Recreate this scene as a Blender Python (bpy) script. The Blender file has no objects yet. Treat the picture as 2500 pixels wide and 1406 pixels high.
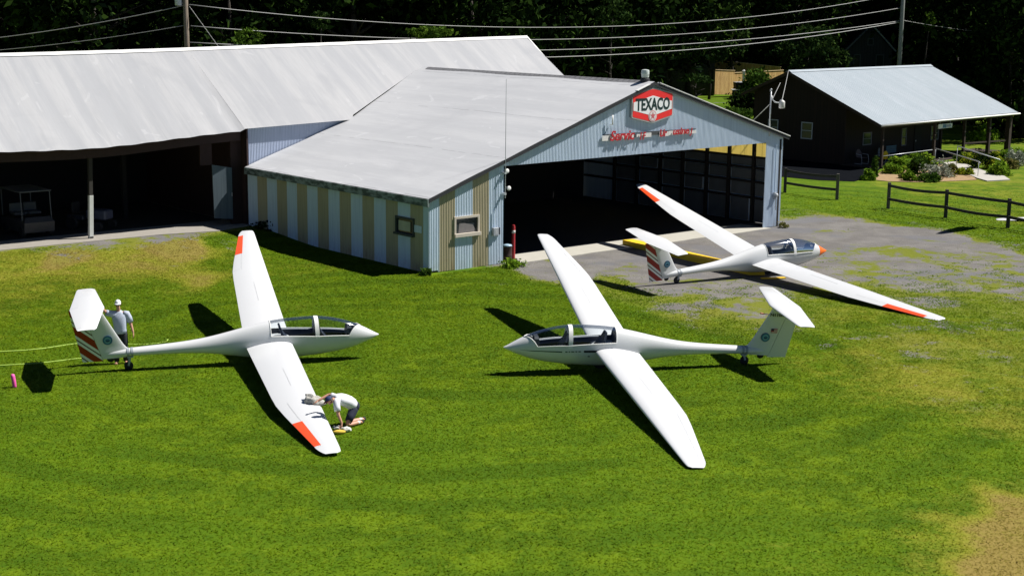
import bpy, math, random
import numpy as np
from mathutils import Vector, Matrix, Quaternion
random.seed(7); RNG = np.random.default_rng(11)
PI = math.pi
SC = bpy.context.scene
COL = SC.collection
# ------------------------------------------------------------------ camera
CF, CTH, CRO, CH = 3581.9, 0.190440, 0.0102568, 9.57087      # focal (px of 2500), pitch, roll, height
F_ = Vector((0, math.cos(CTH), -math.sin(CTH))); R0 = Vector((1, 0, 0)); U0 = Vector((0, math.sin(CTH), math.cos(CTH)))
R_ = R0*math.cos(CRO) + U0*math.sin(CRO); U_ = U0*math.cos(CRO) - R0*math.sin(CRO)
CAM = Vector((0, 0, CH))
cd = bpy.data.cameras.new('camera'); cd.sensor_width = 36; cd.lens = CF/2500*36; cd.clip_end = 3000; cd.clip_start = .1
co = bpy.data.objects.new('camera', cd); COL.objects.link(co); SC.camera = co
co.matrix_world = Matrix(((R_.x, U_.x, -F_.x, 0), (R_.y, U_.y, -F_.y, 0), (R_.z, U_.z, -F_.z, CH), (0, 0, 0, 1)))
def ray(u, v): return F_ + R_*((u-1250)/CF) - U_*((v-703)/CF)
def G(u, v, z=0.0):                       # survey point: where the sight line meets height z
    d = ray(u, v); return CAM + d*((z-CH)/d.z)
def onplane(u, v, p, n):
    d = ray(u, v); return CAM + d*((p-CAM).dot(n)/d.dot(n))
def aty(u, v, y):
    d = ray(u, v); return CAM + d*(y/d.y)
# ------------------------------------------------------------------ light
AZ, EL = math.radians(76.0), math.radians(53.3)
SUN = Vector((math.sin(AZ)*math.cos(EL), math.cos(AZ)*math.cos(EL), math.sin(EL)))
sl = bpy.data.lights.new('sun', 'SUN'); sl.energy = 5.0; sl.angle = math.radians(.5); sl.color = (1, .96, .9)
so = bpy.data.objects.new('sun', sl); COL.objects.link(so); so.rotation_mode = 'QUATERNION'
so.rotation_quaternion = SUN.to_track_quat('Z', 'Y'); so.location = SUN*200
W = bpy.data.worlds.new('World'); SC.world = W; W.use_nodes = True
wn = W.node_tree.nodes; sky = wn.new('ShaderNodeTexSky'); sky.sky_type = 'NISHITA'; sky.sun_disc = False
sky.sun_elevation = EL; sky.sun_rotation = AZ; sky.air_density = .45; sky.dust_density = 0.0; sky.ozone_density = 2.5
wn['Background'].inputs[1].default_value = .05
W.node_tree.links.new(sky.outputs[0], wn['Background'].inputs[0])
SC.view_settings.view_transform = 'Standard'; SC.view_settings.look = 'None'
SC.view_settings.exposure = .60; SC.view_settings.gamma = 1
# ------------------------------------------------------------------ material helpers
class NT:
    def __init__(s, name):
        s.m = bpy.data.materials.new(name); s.m.use_nodes = True; s.t = s.m.node_tree
        s.b = s.t.nodes['Principled BSDF']; s.out = s.t.nodes['Material Output']
    def n(s, t, **k):
        x = s.t.nodes.new(t)
        for a, v in k.items(): setattr(x, a, v)
        return x
    def l(s, a, b): s.t.links.new(a, b)
    def put(s, sock, v):
        if isinstance(v, bpy.types.NodeSocket): s.l(v, sock)
        elif isinstance(v, (tuple, list)): sock.default_value = (*v, 1) if len(v) == 3 and sock.type == 'RGBA' else v
        else: sock.default_value = v
    def obj(s): return s.n('ShaderNodeTexCoord').outputs['Object']
    def attr(s, name): return s.n('ShaderNodeAttribute', attribute_name=name).outputs['Fac']
    def mapping(s, co, sc=(1, 1, 1), rot=(0, 0, 0)):
        m = s.n('ShaderNodeMapping'); s.l(co, m.inputs[0]); m.inputs['Scale'].default_value = sc; m.inputs['Rotation'].default_value = rot; return m.outputs[0]
    def noise(s, co, scale, detail=4, rough=.55, dist=0):
        x = s.n('ShaderNodeTexNoise'); s.l(co, x.inputs['Vector']); x.inputs['Scale'].default_value = scale
        x.inputs['Detail'].default_value = detail; x.inputs['Roughness'].default_value = rough; x.inputs['Distortion'].default_value = dist; return x.outputs['Fac']
    def math(s, op, a, b=0.0, c=0.0, clamp=False):
        x = s.n('ShaderNodeMath', operation=op); x.use_clamp = clamp
        s.put(x.inputs[0], a); s.put(x.inputs[1], b); s.put(x.inputs[2], c); return x.outputs[0]
    def mix(s, f, a, b, blend='MIX'):
        x = s.n('ShaderNodeMix', data_type='RGBA', blend_type=blend)
        s.put(x.inputs[0], f); s.put(x.inputs[6], a); s.put(x.inputs[7], b); return x.outputs[2]
    def step(s, v, lo, hi, a=0.0, b=1.0):
        x = s.n('ShaderNodeMapRange'); x.interpolation_type = 'SMOOTHSTEP'
        s.put(x.inputs[0], v); x.inputs[1].default_value = lo; x.inputs[2].default_value = hi; x.inputs[3].default_value = a; x.inputs[4].default_value = b; return x.outputs[0]
    def sep(s, co):
        x = s.n('ShaderNodeSeparateXYZ'); s.l(co, x.inputs[0]); return x.outputs
    def bump(s, h, strength=.3, dist=.02):
        x = s.n('ShaderNodeBump'); s.l(h, x.inputs['Height']); x.inputs['Strength'].default_value = strength; x.inputs['Distance'].default_value = dist
        s.l(x.outputs[0], s.b.inputs['Normal'])
    def fin(s, col, rough=.6, metal=0.0, spec=.5):
        s.put(s.b.inputs['Base Color'], col); s.put(s.b.inputs['Roughness'], rough); s.b.inputs['Metallic'].default_value = metal
        s.b.inputs['Specular IOR Level'].default_value = spec; return s.m
def plain(name, col, rough=.6, var=.12, scale=3.0, metal=0.0, spec=.5, bump=0):
    t = NT(name); co = t.obj(); f = t.noise(co, scale, 5)
    d = tuple(c*(1-var) for c in col); b = tuple(min(1, c*(1+var)) for c in col)
    c = t.mix(f, d, b)
    if bump: t.bump(t.noise(co, scale*6, 4), bump, .02)
    return t.fin(c, rough, metal, spec)
M = {}
M['white'] = plain('glider_gelcoat', (.64, .65, .66), .22, .015, 1.2)
M['seam'] = plain('seam_grey', (.46, .47, .48), .5, .1, 8)
M['rib_white'] = plain('white_paint', (.78, .78, .76), .5, .06, 4)
M['orange'] = plain('orange_paint', (.83, .085, .02), .35, .04, 3)
M['nose_orange'] = plain('nose_orange_paint', (.85, .16, .015), .35, .05, 6)
M['red'] = plain('red_paint', (.42, .02, .02), .45, .1, 5)
M['navy'] = plain('cockpit_dark', (.012, .018, .035), .55, .25, 8)
M['greypanel'] = plain('instrument_grey', (.03, .035, .045), .5, .2, 8)
M['sillgrey'] = plain('cockpit_sill', (.45, .47, .5), .45, .08, 6)
M['rubber'] = plain('black_rubber', (.012, .012, .013), .75, .2, 12)
M['blackpaint'] = plain('black_marking', (.012, .013, .016), .5, .1, 10)
M['darkteal'] = plain('dark_teal_stripe', (.01, .05, .05), .4, .1, 10)
M['wood_dark'] = plain('dark_stained_wood', (.030, .017, .011), .8, .45, 5)
M['wood_grey'] = plain('weathered_wood', (.085, .075, .065), .85, .35, 6)
M['wood_dark2'] = plain('dark_fence_wood', (.030, .027, .024), .85, .35, 6)
M['steel'] = plain('galvanised_steel', (.48, .5, .52), .4, .12, 5, .3)
M['greybox'] = plain('grey_enamel', (.30, .33, .37), .5, .1, 8)
M['shade_floor'] = plain('indoor_shade_floor', (.018, .018, .019), .85, .3, 2)  # indoor shade of hangar and barn put into one dark floor colour
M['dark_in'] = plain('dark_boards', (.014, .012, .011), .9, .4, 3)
M['brownred'] = plain('brown_red_boards', (.030, .012, .010), .8, .35, 4)
M['panelgrey'] = plain('insulation_board', (.10, .115, .13), .8, .3, 2)
M['tyre'] = M['rubber']
M['skin'] = plain('skin', (.52, .27, .18), .55, .08, 20)
M['hair'] = plain('hair', (.08, .055, .04), .8, .2, 60)
M['tee_grey'] = plain('pale_grey_tshirt', (.42, .47, .58), .85, .06, 12)
M['tee_white'] = plain('white_tshirt', (.74, .74, .80), .85, .04, 12)
M['trousers'] = plain('dark_trousers', (.018, .02, .027), .85, .2, 20)
M['navyshorts'] = plain('navy_shorts', (.010, .014, .035), .85, .2, 20)
M['capwhite'] = plain('white_cap', (.72, .74, .78), .8, .05, 20)
M['capnavy'] = plain('navy_cap', (.012, .025, .10), .8, .1, 20)
M['capbrim'] = plain('red_cap_brim', (.25, .03, .03), .8, .1, 20)
M['shoe'] = plain('black_shoe', (.014, .014, .016), .7, .2, 20)
M['tan_shoe'] = plain('tan_boot', (.24, .13, .07), .8, .2, 20)
M['sock'] = plain('white_sock', (.7, .7, .7), .9, .05, 30)
M['rag'] = plain('white_rag', (.62, .62, .58), .95, .2, 30, bump=.4)
M['fleece'] = plain('grey_fleece', (.45, .44, .40), .95, .45, 26, bump=.8)
M['sponge'] = plain('yellow_sponge', (.70, .47, .06), .9, .15, 40)
M['pink'] = plain('pink_foam', (.80, .09, .38), .6, .08, 10)
M['rope'] = plain('yellow_green_rope', (.42, .60, .10), .7, .15, 30)
M['yellow'] = plain('yellow_paint', (.80, .52, .02), .55, .12, 3)
M['yellow_side'] = M['yellow']
M['wire'] = plain('power_cable', (.33, .33, .32), .5, .1, 3)
M['mailbox'] = M['rib_white']
def cedar():
    t = NT('cedar_boards'); co = t.obj(); s = t.sep(co)
    k = t.math('FLOOR', t.math('MULTIPLY', s[0], 1/.14)); w = t.n('ShaderNodeTexWhiteNoise', noise_dimensions='1D'); t.l(k, w.inputs['W'])
    gap = t.math('LESS_THAN', t.math('FRACT', t.math('MULTIPLY', s[0], 1/.14)), .07)
    g = t.noise(t.mapping(co, (6, 6, .6)), 4, 5)
    c = t.mix(w.outputs[0], (.50, .31, .10), (.66, .45, .17)); c = t.mix(t.step(g, .45, .75), c, (.32, .17, .06)); c = t.mix(gap, c, (.10, .06, .03))
    return t.fin(c, .75)
M['cedar'] = cedar()
def boards(name, a, b, w=.2, axis=0):
    t = NT(name); co = t.obj(); s = t.sep(co)
    q = t.math('ADD', s[0], s[1]); f = t.math('MULTIPLY', q, 1/w)
    k = t.math('FLOOR', f); wn_ = t.n('ShaderNodeTexWhiteNoise', noise_dimensions='1D'); t.l(k, wn_.inputs['W'])
    gap = t.math('LESS_THAN', t.math('FRACT', f), .1); g = t.noise(t.mapping(co, (5, 5, .7)), 3, 5)
    c = t.mix(wn_.outputs[0], a, b); c = t.mix(g, c, tuple(x*1.5 for x in a), 'MIX'); c = t.mix(gap, c, tuple(x*.3 for x in a))
    return t.fin(c, .85)
M['cabin_boards'] = boards('brown_board_and_batten', (.010, .0042, .0026), (.019, .0076, .0045), .25)
M['shed_boards'] = boards('charcoal_board_siding', (.020, .021, .024), (.034, .036, .042), .22)
M['house_boards'] = boards('dark_grey_clapboard', (.030, .034, .042), (.045, .05, .06), .3)
M['barn_boards'] = M['brownred']
def paintmetal(name, a, dirt, rust=.0):
    t = NT(name); co = t.obj()
    st = t.noise(t.mapping(co, (9, 9, .45)), 1.2, 5); bl = t.noise(co, .9, 4)
    c = t.mix(t.step(st, .35, .8), a, dirt); c = t.mix(t.step(bl, .55, .85, 0, .45), c, tuple(min(1, x*1.12) for x in a))
    z = t.sep(co)[2]
    low = t.math('MULTIPLY', t.step(z, .55, .0), t.step(t.noise(t.mapping(co, (4, 4, 1)), 2.0, 4), .42, .7, 0, rust))
    c = t.mix(low, c, (.20, .10, .05))
    return t.fin(c, .5, .0, .4)
M['blue_metal'] = paintmetal('pale_blue_painted_metal', (.56, .665, .785), (.45, .55, .68), .25)
M['tan_metal'] = paintmetal('tan_painted_metal', (.41, .36, .24), (.33, .29, .19), .5)
M['grey_metal'] = paintmetal('pale_grey_metal', (.40, .46, .60), (.33, .39, .52))
def roofmat(name, a, b, streak, corr=0, axis=0, bright=1.0, seams=True):
    t = NT(name); co = t.obj(); s = t.sep(co)
    sc = (1.6, .10, .10) if axis == 0 else (.10, 1.6, .10)
    st = t.noise(t.mapping(co, sc), 1.1, 6, .6); bl = t.noise(co, .35, 5, .6, .6); fi = t.noise(t.mapping(co, (8, .6, .6) if axis == 0 else (.6, 8, .6)), 2, 4)
    c = t.mix(t.step(st, .40, .62), a, b); c = t.mix(t.step(bl, .5, .72, 0, .6), c, streak); c = t.mix(t.step(fi, .3, .8, 0, .35), c, tuple(x*.86 for x in a))
    # scattered patched paint
    pt = t.noise(t.mapping(co, (1.4, .7, .7)), .8, 3, .5, 1.5); c = t.mix(t.step(pt, .66, .69, 0, .45), c, tuple(min(1, x*1.14) for x in b))
    if seams:
        f = t.math('FRACT', t.math('MULTIPLY', t.math('ADD', s[0], t.math('MULTIPLY', t.noise(co, .8, 2), .10)), 1/3.6))
        sm = t.math('LESS_THAN', f, .012); sk = t.step(t.noise(co, 1.3, 2), .42, .55, 0, .5); c = t.mix(t.math('MULTIPLY', sm, sk), c, tuple(x*.45 for x in a))
    if corr:
        w = t.math('SINE', t.math('MULTIPLY', s[axis], 2*PI/corr)); t.bump(w, .55, corr*.22)
    elif seams: t.bump(t.noise(co, 2.5, 4), .12, .03)
    return t.fin(c, .48, .0, .4)
M['barn_roof'] = roofmat('silver_painted_roof', (.305, .312, .330), (.355, .358, .370), (.27, .278, .298), 0, 0, seams=False)
M['hangar_roof'] = roofmat('white_coated_roof', (.48, .487, .503), (.535, .54, .553), (.44, .446, .463), 0, 0)
M['cabin_roof'] = roofmat('blue_grey_metal_roof', (.325, .375, .415), (.355, .40, .44), (.305, .35, .395), 0, 0, seams=False)
def fasciamat():
    t = NT('peeling_fascia'); co = t.obj(); f = t.noise(t.mapping(co, (1.6, 1.6, 4)), 1.5, 5, .6)
    return t.fin(t.mix(t.step(f, .38, .62), (.055, .075, .07), (.24, .29, .29)), .8)
M['peel'] = fasciamat()
M['fascia_dark'] = plain('dark_fascia', (.018, .02, .024), .7, .3, 4)
M['rake_white'] = plain('white_rake_trim', (.72, .72, .70), .5, .1, 4)
def glass(name, tint, refl=1.0, rough=.04):
    t = NT(name); t.t.nodes.remove(t.b)
    tr = t.n('ShaderNodeBsdfTransparent'); tr.inputs[0].default_value = (*tint, 1)
    gl = t.n('ShaderNodeBsdfGlossy'); gl.inputs['Roughness'].default_value = rough
    fr = t.n('ShaderNodeFresnel'); fr.inputs[0].default_value = 1.5
    mx = t.n('ShaderNodeMixShader'); t.l(t.math('MULTIPLY', fr.outputs[0], refl, clamp=True), mx.inputs[0]); t.l(tr.outputs[0], mx.inputs[1]); t.l(gl.outputs[0], mx.inputs[2])
    t.l(mx.outputs[0], t.out.inputs[0]); return t.m
M['canopy'] = glass('canopy_perspex', (.89, .92, .935), .7)
M['pane'] = plain('window_pane', (.03, .04, .045), .08, .3, 3)
def translucent(name, col):
    t = NT(name); t.t.nodes.remove(t.b)
    a = t.n('ShaderNodeBsdfTranslucent'); b = t.n('ShaderNodeBsdfDiffuse'); mx = t.n('ShaderNodeMixShader'); mx.inputs[0].default_value = .3
    co = t.obj(); c = t.mix(t.noise(t.mapping(co, (1, 5, .6)), 1.5, 4), tuple(x*.75 for x in col), col)
    t.l(c, a.inputs[0]); t.l(c, b.inputs[0]); t.l(a.outputs[0], mx.inputs[1]); t.l(b.outputs[0], mx.inputs[2]); t.l(mx.outputs[0], t.out.inputs[0]); return t.m
M['fibre'] = translucent('yellow_fibreglass', (.92, .80, .40))
def leafmat(name, a, b, c2, trans=.18, scale=.5):
    t = NT(name); t.t.nodes.remove(t.b)
    geo = t.n('ShaderNodeNewGeometry'); co = geo.outputs['Position']
    f = t.noise(co, scale, 3); r = geo.outputs['Random Per Island']
    c = t.mix(t.step(f, .35, .65), a, b); c = t.mix(t.math('POWER', r, 3.0), c, c2)
    d = t.n('ShaderNodeBsdfDiffuse'); tl = t.n('ShaderNodeBsdfTranslucent'); mx = t.n('ShaderNodeMixShader'); mx.inputs[0].default_value = trans
    t.l(c, d.inputs[0]); t.l(c, tl.inputs[0]); t.l(d.outputs[0], mx.inputs[1]); t.l(tl.outputs[0], mx.inputs[2]); t.l(mx.outputs[0], t.out.inputs[0]); return t.m
M['leaf_dark'] = leafmat('leaf_dark', (.0022, .005, .0028), (.006, .014, .004), (.036, .07, .012), .08, .12)  # random brighter leaves put sunlit sparkle into the colour
M['leaf_tree'] = leafmat('leaf_tree', (.003, .0075, .0035), (.007, .017, .005), (.05, .09, .014), .10, .3)  # last colour brightens some leaves to look sunlit
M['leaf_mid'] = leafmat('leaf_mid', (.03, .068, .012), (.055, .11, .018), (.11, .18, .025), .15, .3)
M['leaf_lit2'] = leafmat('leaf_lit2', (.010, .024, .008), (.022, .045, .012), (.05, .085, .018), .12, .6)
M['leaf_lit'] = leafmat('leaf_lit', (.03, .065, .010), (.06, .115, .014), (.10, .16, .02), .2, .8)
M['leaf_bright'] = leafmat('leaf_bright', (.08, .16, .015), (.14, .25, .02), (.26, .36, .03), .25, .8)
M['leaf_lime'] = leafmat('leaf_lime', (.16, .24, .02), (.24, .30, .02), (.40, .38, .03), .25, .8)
M['leaf_grey'] = leafmat('leaf_greygreen', (.20, .225, .16), (.29, .31, .25), (.40, .41, .36), .15, .8)
M['leaf_olive'] = leafmat('leaf_olive', (.10, .12, .03), (.16, .16, .045), (.25, .2, .08), .2, .8)
M['bark'] = plain('bark', (.03, .024, .018), .9, .4, 6, bump=.5)
M['stone'] = plain('field_stone', (.14, .13, .12), .9, .4, 3, bump=.6)
M['concrete'] = plain('concrete', (.40, .38, .34), .85, .15, 2.5, bump=.15)
M['pale_concrete'] = plain('pale_concrete', (.40, .385, .335), .85, .12, 2.5, bump=.15)
M['road'] = plain('road_asphalt', (.20, .20, .21), .9, .15, 1.5)
# ------------------------------------------------------------------ mesh helpers
def link(o, parent=None):
    COL.objects.link(o)
    if parent is not None: o.parent = parent
    return o
def mesh(name, verts, faces, mats, parent=None, smooth=False, fm=None, auto=None):
    me = bpy.data.meshes.new(name); me.from_pydata([tuple(v) for v in verts], [], faces); me.validate(clean_customdata=False)
    for m in (mats if isinstance(mats, (list, tuple)) else [mats]): me.materials.append(m)
    if fm is not None and len(fm) == len(me.polygons): me.polygons.foreach_set('material_index', fm)
    if smooth: me.polygons.foreach_set('use_smooth', [True]*len(me.polygons))
    me.update(); o = bpy.data.objects.new(name, me); link(o, parent)
    if auto is not None:
        me.set_sharp_from_angle(angle=auto)
    return o
def tag(o, label=None, cat=None, group=None, kind=None):
    if label: o['label'] = label
    if cat: o['category'] = cat
    if group: o['group'] = group
    if kind: o['kind'] = kind
    return o
def thing(name, label, cat, loc=(0, 0, 0), rotz=0.0, group=None):
    o = bpy.data.objects.new(name, None); o.empty_display_size = .3; COL.objects.link(o); o.location = loc; o.rotation_euler = (0, 0, rotz)
    return tag(o, label, cat, group)
class MB:
    def __init__(s): s.v = []; s.f = []; s.m = []
    def add(s, vs, fs, mi=0):
        b = len(s.v); s.v += [tuple(v) for v in vs]; s.f += [tuple(i+b for i in f) for f in fs]; s.m += [mi]*len(fs); return s
    def box(s, x0, x1, y0, y1, z0, z1, mi=0, bev=0.0):
        if bev <= 0:
            vs = [(x, y, z) for z in (z0, z1) for y in (y0, y1) for x in (x0, x1)]
            return s.add(vs, [(0, 2, 3, 1), (4, 5, 7, 6), (0, 1, 5, 4), (2, 6, 7, 3), (0, 4, 6, 2), (1, 3, 7, 5)], mi)
        b = bev; r = [(x0+b, y0), (x1-b, y0), (x1, y0+b), (x1, y1-b), (x1-b, y1), (x0+b, y1), (x0, y1-b), (x0, y0+b)]
        q = [(x0+2*b, y0+b), (x1-2*b, y0+b), (x1-b, y0+2*b), (x1-b, y1-2*b), (x1-2*b, y1-b), (x0+2*b, y1-b), (x0+b, y1-2*b), (x0+b, y0+2*b)]
        rings = [[(x, y, z0) for x, y in q], [(x, y, z0+b) for x, y in r], [(x, y, z1-b) for x, y in r], [(x, y, z1) for x, y in q]]
        return s.rings(rings, True, True, mi)
    def rings(s, rs, cap0=False, cap1=False, mi=0, closed=True):
        n = len(rs[0]); vs = [p for r in rs for p in r]; fs = []
        for i in range(len(rs)-1):
            for j in range(n if closed else n-1):
                a, b = i*n+j, i*n+(j+1) % n; fs.append((a, b, b+n, a+n))
        if cap0: fs.append(tuple(range(n-1, -1, -1)))
        if cap1: fs.append(tuple((len(rs)-1)*n+j for j in range(n)))
        return s.add(vs, fs, mi)
    def tube(s, pts, r, n=8, mi=0, cap=True):
        pts = [Vector(p) for p in pts]; rs = []
        rr = r if isinstance(r, (list, tuple)) else [r]*len(pts)
        up = None
        for i, p in enumerate(pts):
            d = (pts[min(i+1, len(pts)-1)] - pts[max(i-1, 0)]); d = d.normalized() if d.length > 1e-9 else Vector((0, 0, 1))
            if up is None:
                up = Vector((0, 0, 1)) if abs(d.z) < .9 else Vector((1, 0, 0))
            a = d.cross(up); a = a.normalized() if a.length > 1e-6 else d.orthogonal().normalized(); b = a.cross(d).normalized(); up = b
            rs.append([p + a*(rr[i]*math.cos(2*PI*k/n)) + b*(rr[i]*math.sin(2*PI*k/n)) for k in range(n)])
        return s.rings(rs, cap, cap, mi)
    def beam(s, p, q, w, h, up=(0, 0, 1), mi=0):
        p, q, up = Vector(p), Vector(q), Vector(up); d = (q-p).normalized(); a = d.cross(up)
        a = (a if a.length > 1e-6 else d.orthogonal()).normalized()*(w/2); b = a.cross(d).normalized()*(h/2)
        return s.rings([[x+a+b, x-a+b, x-a-b, x+a-b] for x in (p, q)], True, True, mi)
    def prism(s, poly, axis, t0, t1, mi=0):      # polygon in the two other axes, extruded along axis
        def P(a, b, t): return {0: (t, a, b), 1: (a, t, b), 2: (a, b, t)}[axis]
        return s.rings([[P(a, b, t0) for a, b in poly], [P(a, b, t1) for a, b in poly]], True, True, mi)
    def lathe(s, prof, c=(0, 0, 0), n=16, mi=0, ax='z'):
        rs = []
        for r, h in prof:
            ring = []
            for k in range(n):
                x, y = r*math.cos(2*PI*k/n), r*math.sin(2*PI*k/n)
                ring.append((c[0]+x, c[1]+y, c[2]+h) if ax == 'z' else ((c[0]+x, c[1]+h, c[2]+y) if ax == 'y' else (c[0]+h, c[1]+x, c[2]+y)))
            rs.append(ring)
        return s.rings(rs, True, True, mi)
    def build(s, name, mats, parent=None, smooth=False, auto=None):
        return mesh(name, s.v, s.f, mats, parent, smooth, s.m, auto)
def fix_normals(o):
    import bmesh
    bm = bmesh.new(); bm.from_mesh(o.data); bmesh.ops.recalc_face_normals(bm, faces=bm.faces); bm.to_mesh(o.data); bm.free(); return o
def text_mesh(name, s, size, mat, parent, width=None, height=None, extrude=.01, bold=0.0, shear=0.0):
    cu = bpy.data.curves.new(name, 'FONT'); cu.body = s; cu.size = size; cu.extrude = extrude; cu.offset = bold; cu.shear = shear; cu.resolution_u = 3
    cu.align_x = 'CENTER'; cu.align_y = 'CENTER'
    t = bpy.data.objects.new(name, cu); COL.objects.link(t); dg = bpy.context.evaluated_depsgraph_get()
    me = bpy.data.meshes.new_from_object(t.evaluated_get(dg)); bpy.data.objects.remove(t); bpy.data.curves.remove(cu)
    me.name = name; me.materials.clear(); me.materials.append(mat)
    co_ = np.empty(len(me.vertices)*3); me.vertices.foreach_get('co', co_); co_ = co_.reshape(-1, 3)
    mn, mx = co_.min(0), co_.max(0); co_[:, :2] -= (mn[:2]+mx[:2])/2
    if width: co_[:, 0] *= width/(mx[0]-mn[0])
    if height: co_[:, 1] *= height/(mx[1]-mn[1])
    me.vertices.foreach_set('co', co_.ravel()); me.update()
    o = bpy.data.objects.new(name, me); link(o, parent); return o
def natural(xs, ys):
    xs, ys = np.array(xs, float), np.array(ys, float); n = len(xs); h = np.diff(xs); A = np.zeros((n, n)); r = np.zeros(n); A[0, 0] = A[-1, -1] = 1
    for i in range(1, n-1):
        A[i, i-1] = h[i-1]; A[i, i] = 2*(h[i-1]+h[i]); A[i, i+1] = h[i]; r[i] = 3*((ys[i+1]-ys[i])/h[i]-(ys[i]-ys[i-1])/h[i-1])
    c = np.linalg.solve(A, r); b = np.diff(ys)/h-h*(2*c[:-1]+c[1:])/3; d = np.diff(c)/(3*h)
    def f(x):
        i = int(min(max(np.searchsorted(xs, x)-1, 0), n-2)); t = x-xs[i]; return float(ys[i]+b[i]*t+c[i]*t*t+d[i]*t**3)
    return f
def pin(poly, x, y):
    c = False; n = len(poly); j = n-1
    for i in range(n):
        xi, yi = poly[i]; xj, yj = poly[j]
        if (yi > y) != (yj > y) and x < (xj-xi)*(y-yi)/(yj-yi)+xi: c = not c
        j = i
    return c
def sstep(a, b, x):
    t = np.clip((x-a)/(b-a), 0, 1); return t*t*(3-2*t)
# ------------------------------------------------------------------ frames of the two buildings
HA = .705; HO = Vector((-3.004, 52.207, 0)); HU = Vector((math.cos(HA), math.sin(HA), 0)); HV = Vector((-math.sin(HA), math.cos(HA), 0))
def hloc(X): d = X-HO; return Vector((d.dot(HU), d.dot(HV), d.z))
def hw(u, v, z=0): return HO+HU*u+HV*v+Vector((0, 0, z))
CA = math.radians(44.64); CO = Vector((22.38, 89.25, 0)); CU = Vector((math.cos(CA), math.sin(CA), 0)); CV = Vector((-math.sin(CA), math.cos(CA), 0))
def cw(u, v, z=0): return CO+CU*u+CV*v+Vector((0, 0, z))
def terrain(x, y):
    x = np.asarray(x, float); y = np.asarray(y, float)
    u = (x-HO.x)*HU.x+(y-HO.y)*HU.y; v = (x-HO.x)*HV.x+(y-HO.y)*HV.y
    z = .25*sstep(7, 12, v)*sstep(3.5, .5, u)
    z = z+1.55*sstep(98, 107, y+.25*(x-10))*sstep(27, 17, x)+.85*sstep(109.5, 112.5, y+.15*(x-16))*sstep(27, 20, x)
    z = z+9.0*sstep(128, 190, y)*sstep(60, 15, x)+30*sstep(185, 330, y)
    z = z+.03*np.sin(x*.31+1.3)*np.sin(y*.27)*sstep(60, 40, y)
    return z
def T(x, y): return float(terrain(x, y))
def GT(u, v, n=6):                          # sight line onto the terrain
    z = 0.0
    for _ in range(n):
        p = G(u, v, z); z = T(p.x, p.y)
    return G(u, v, z)
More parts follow.
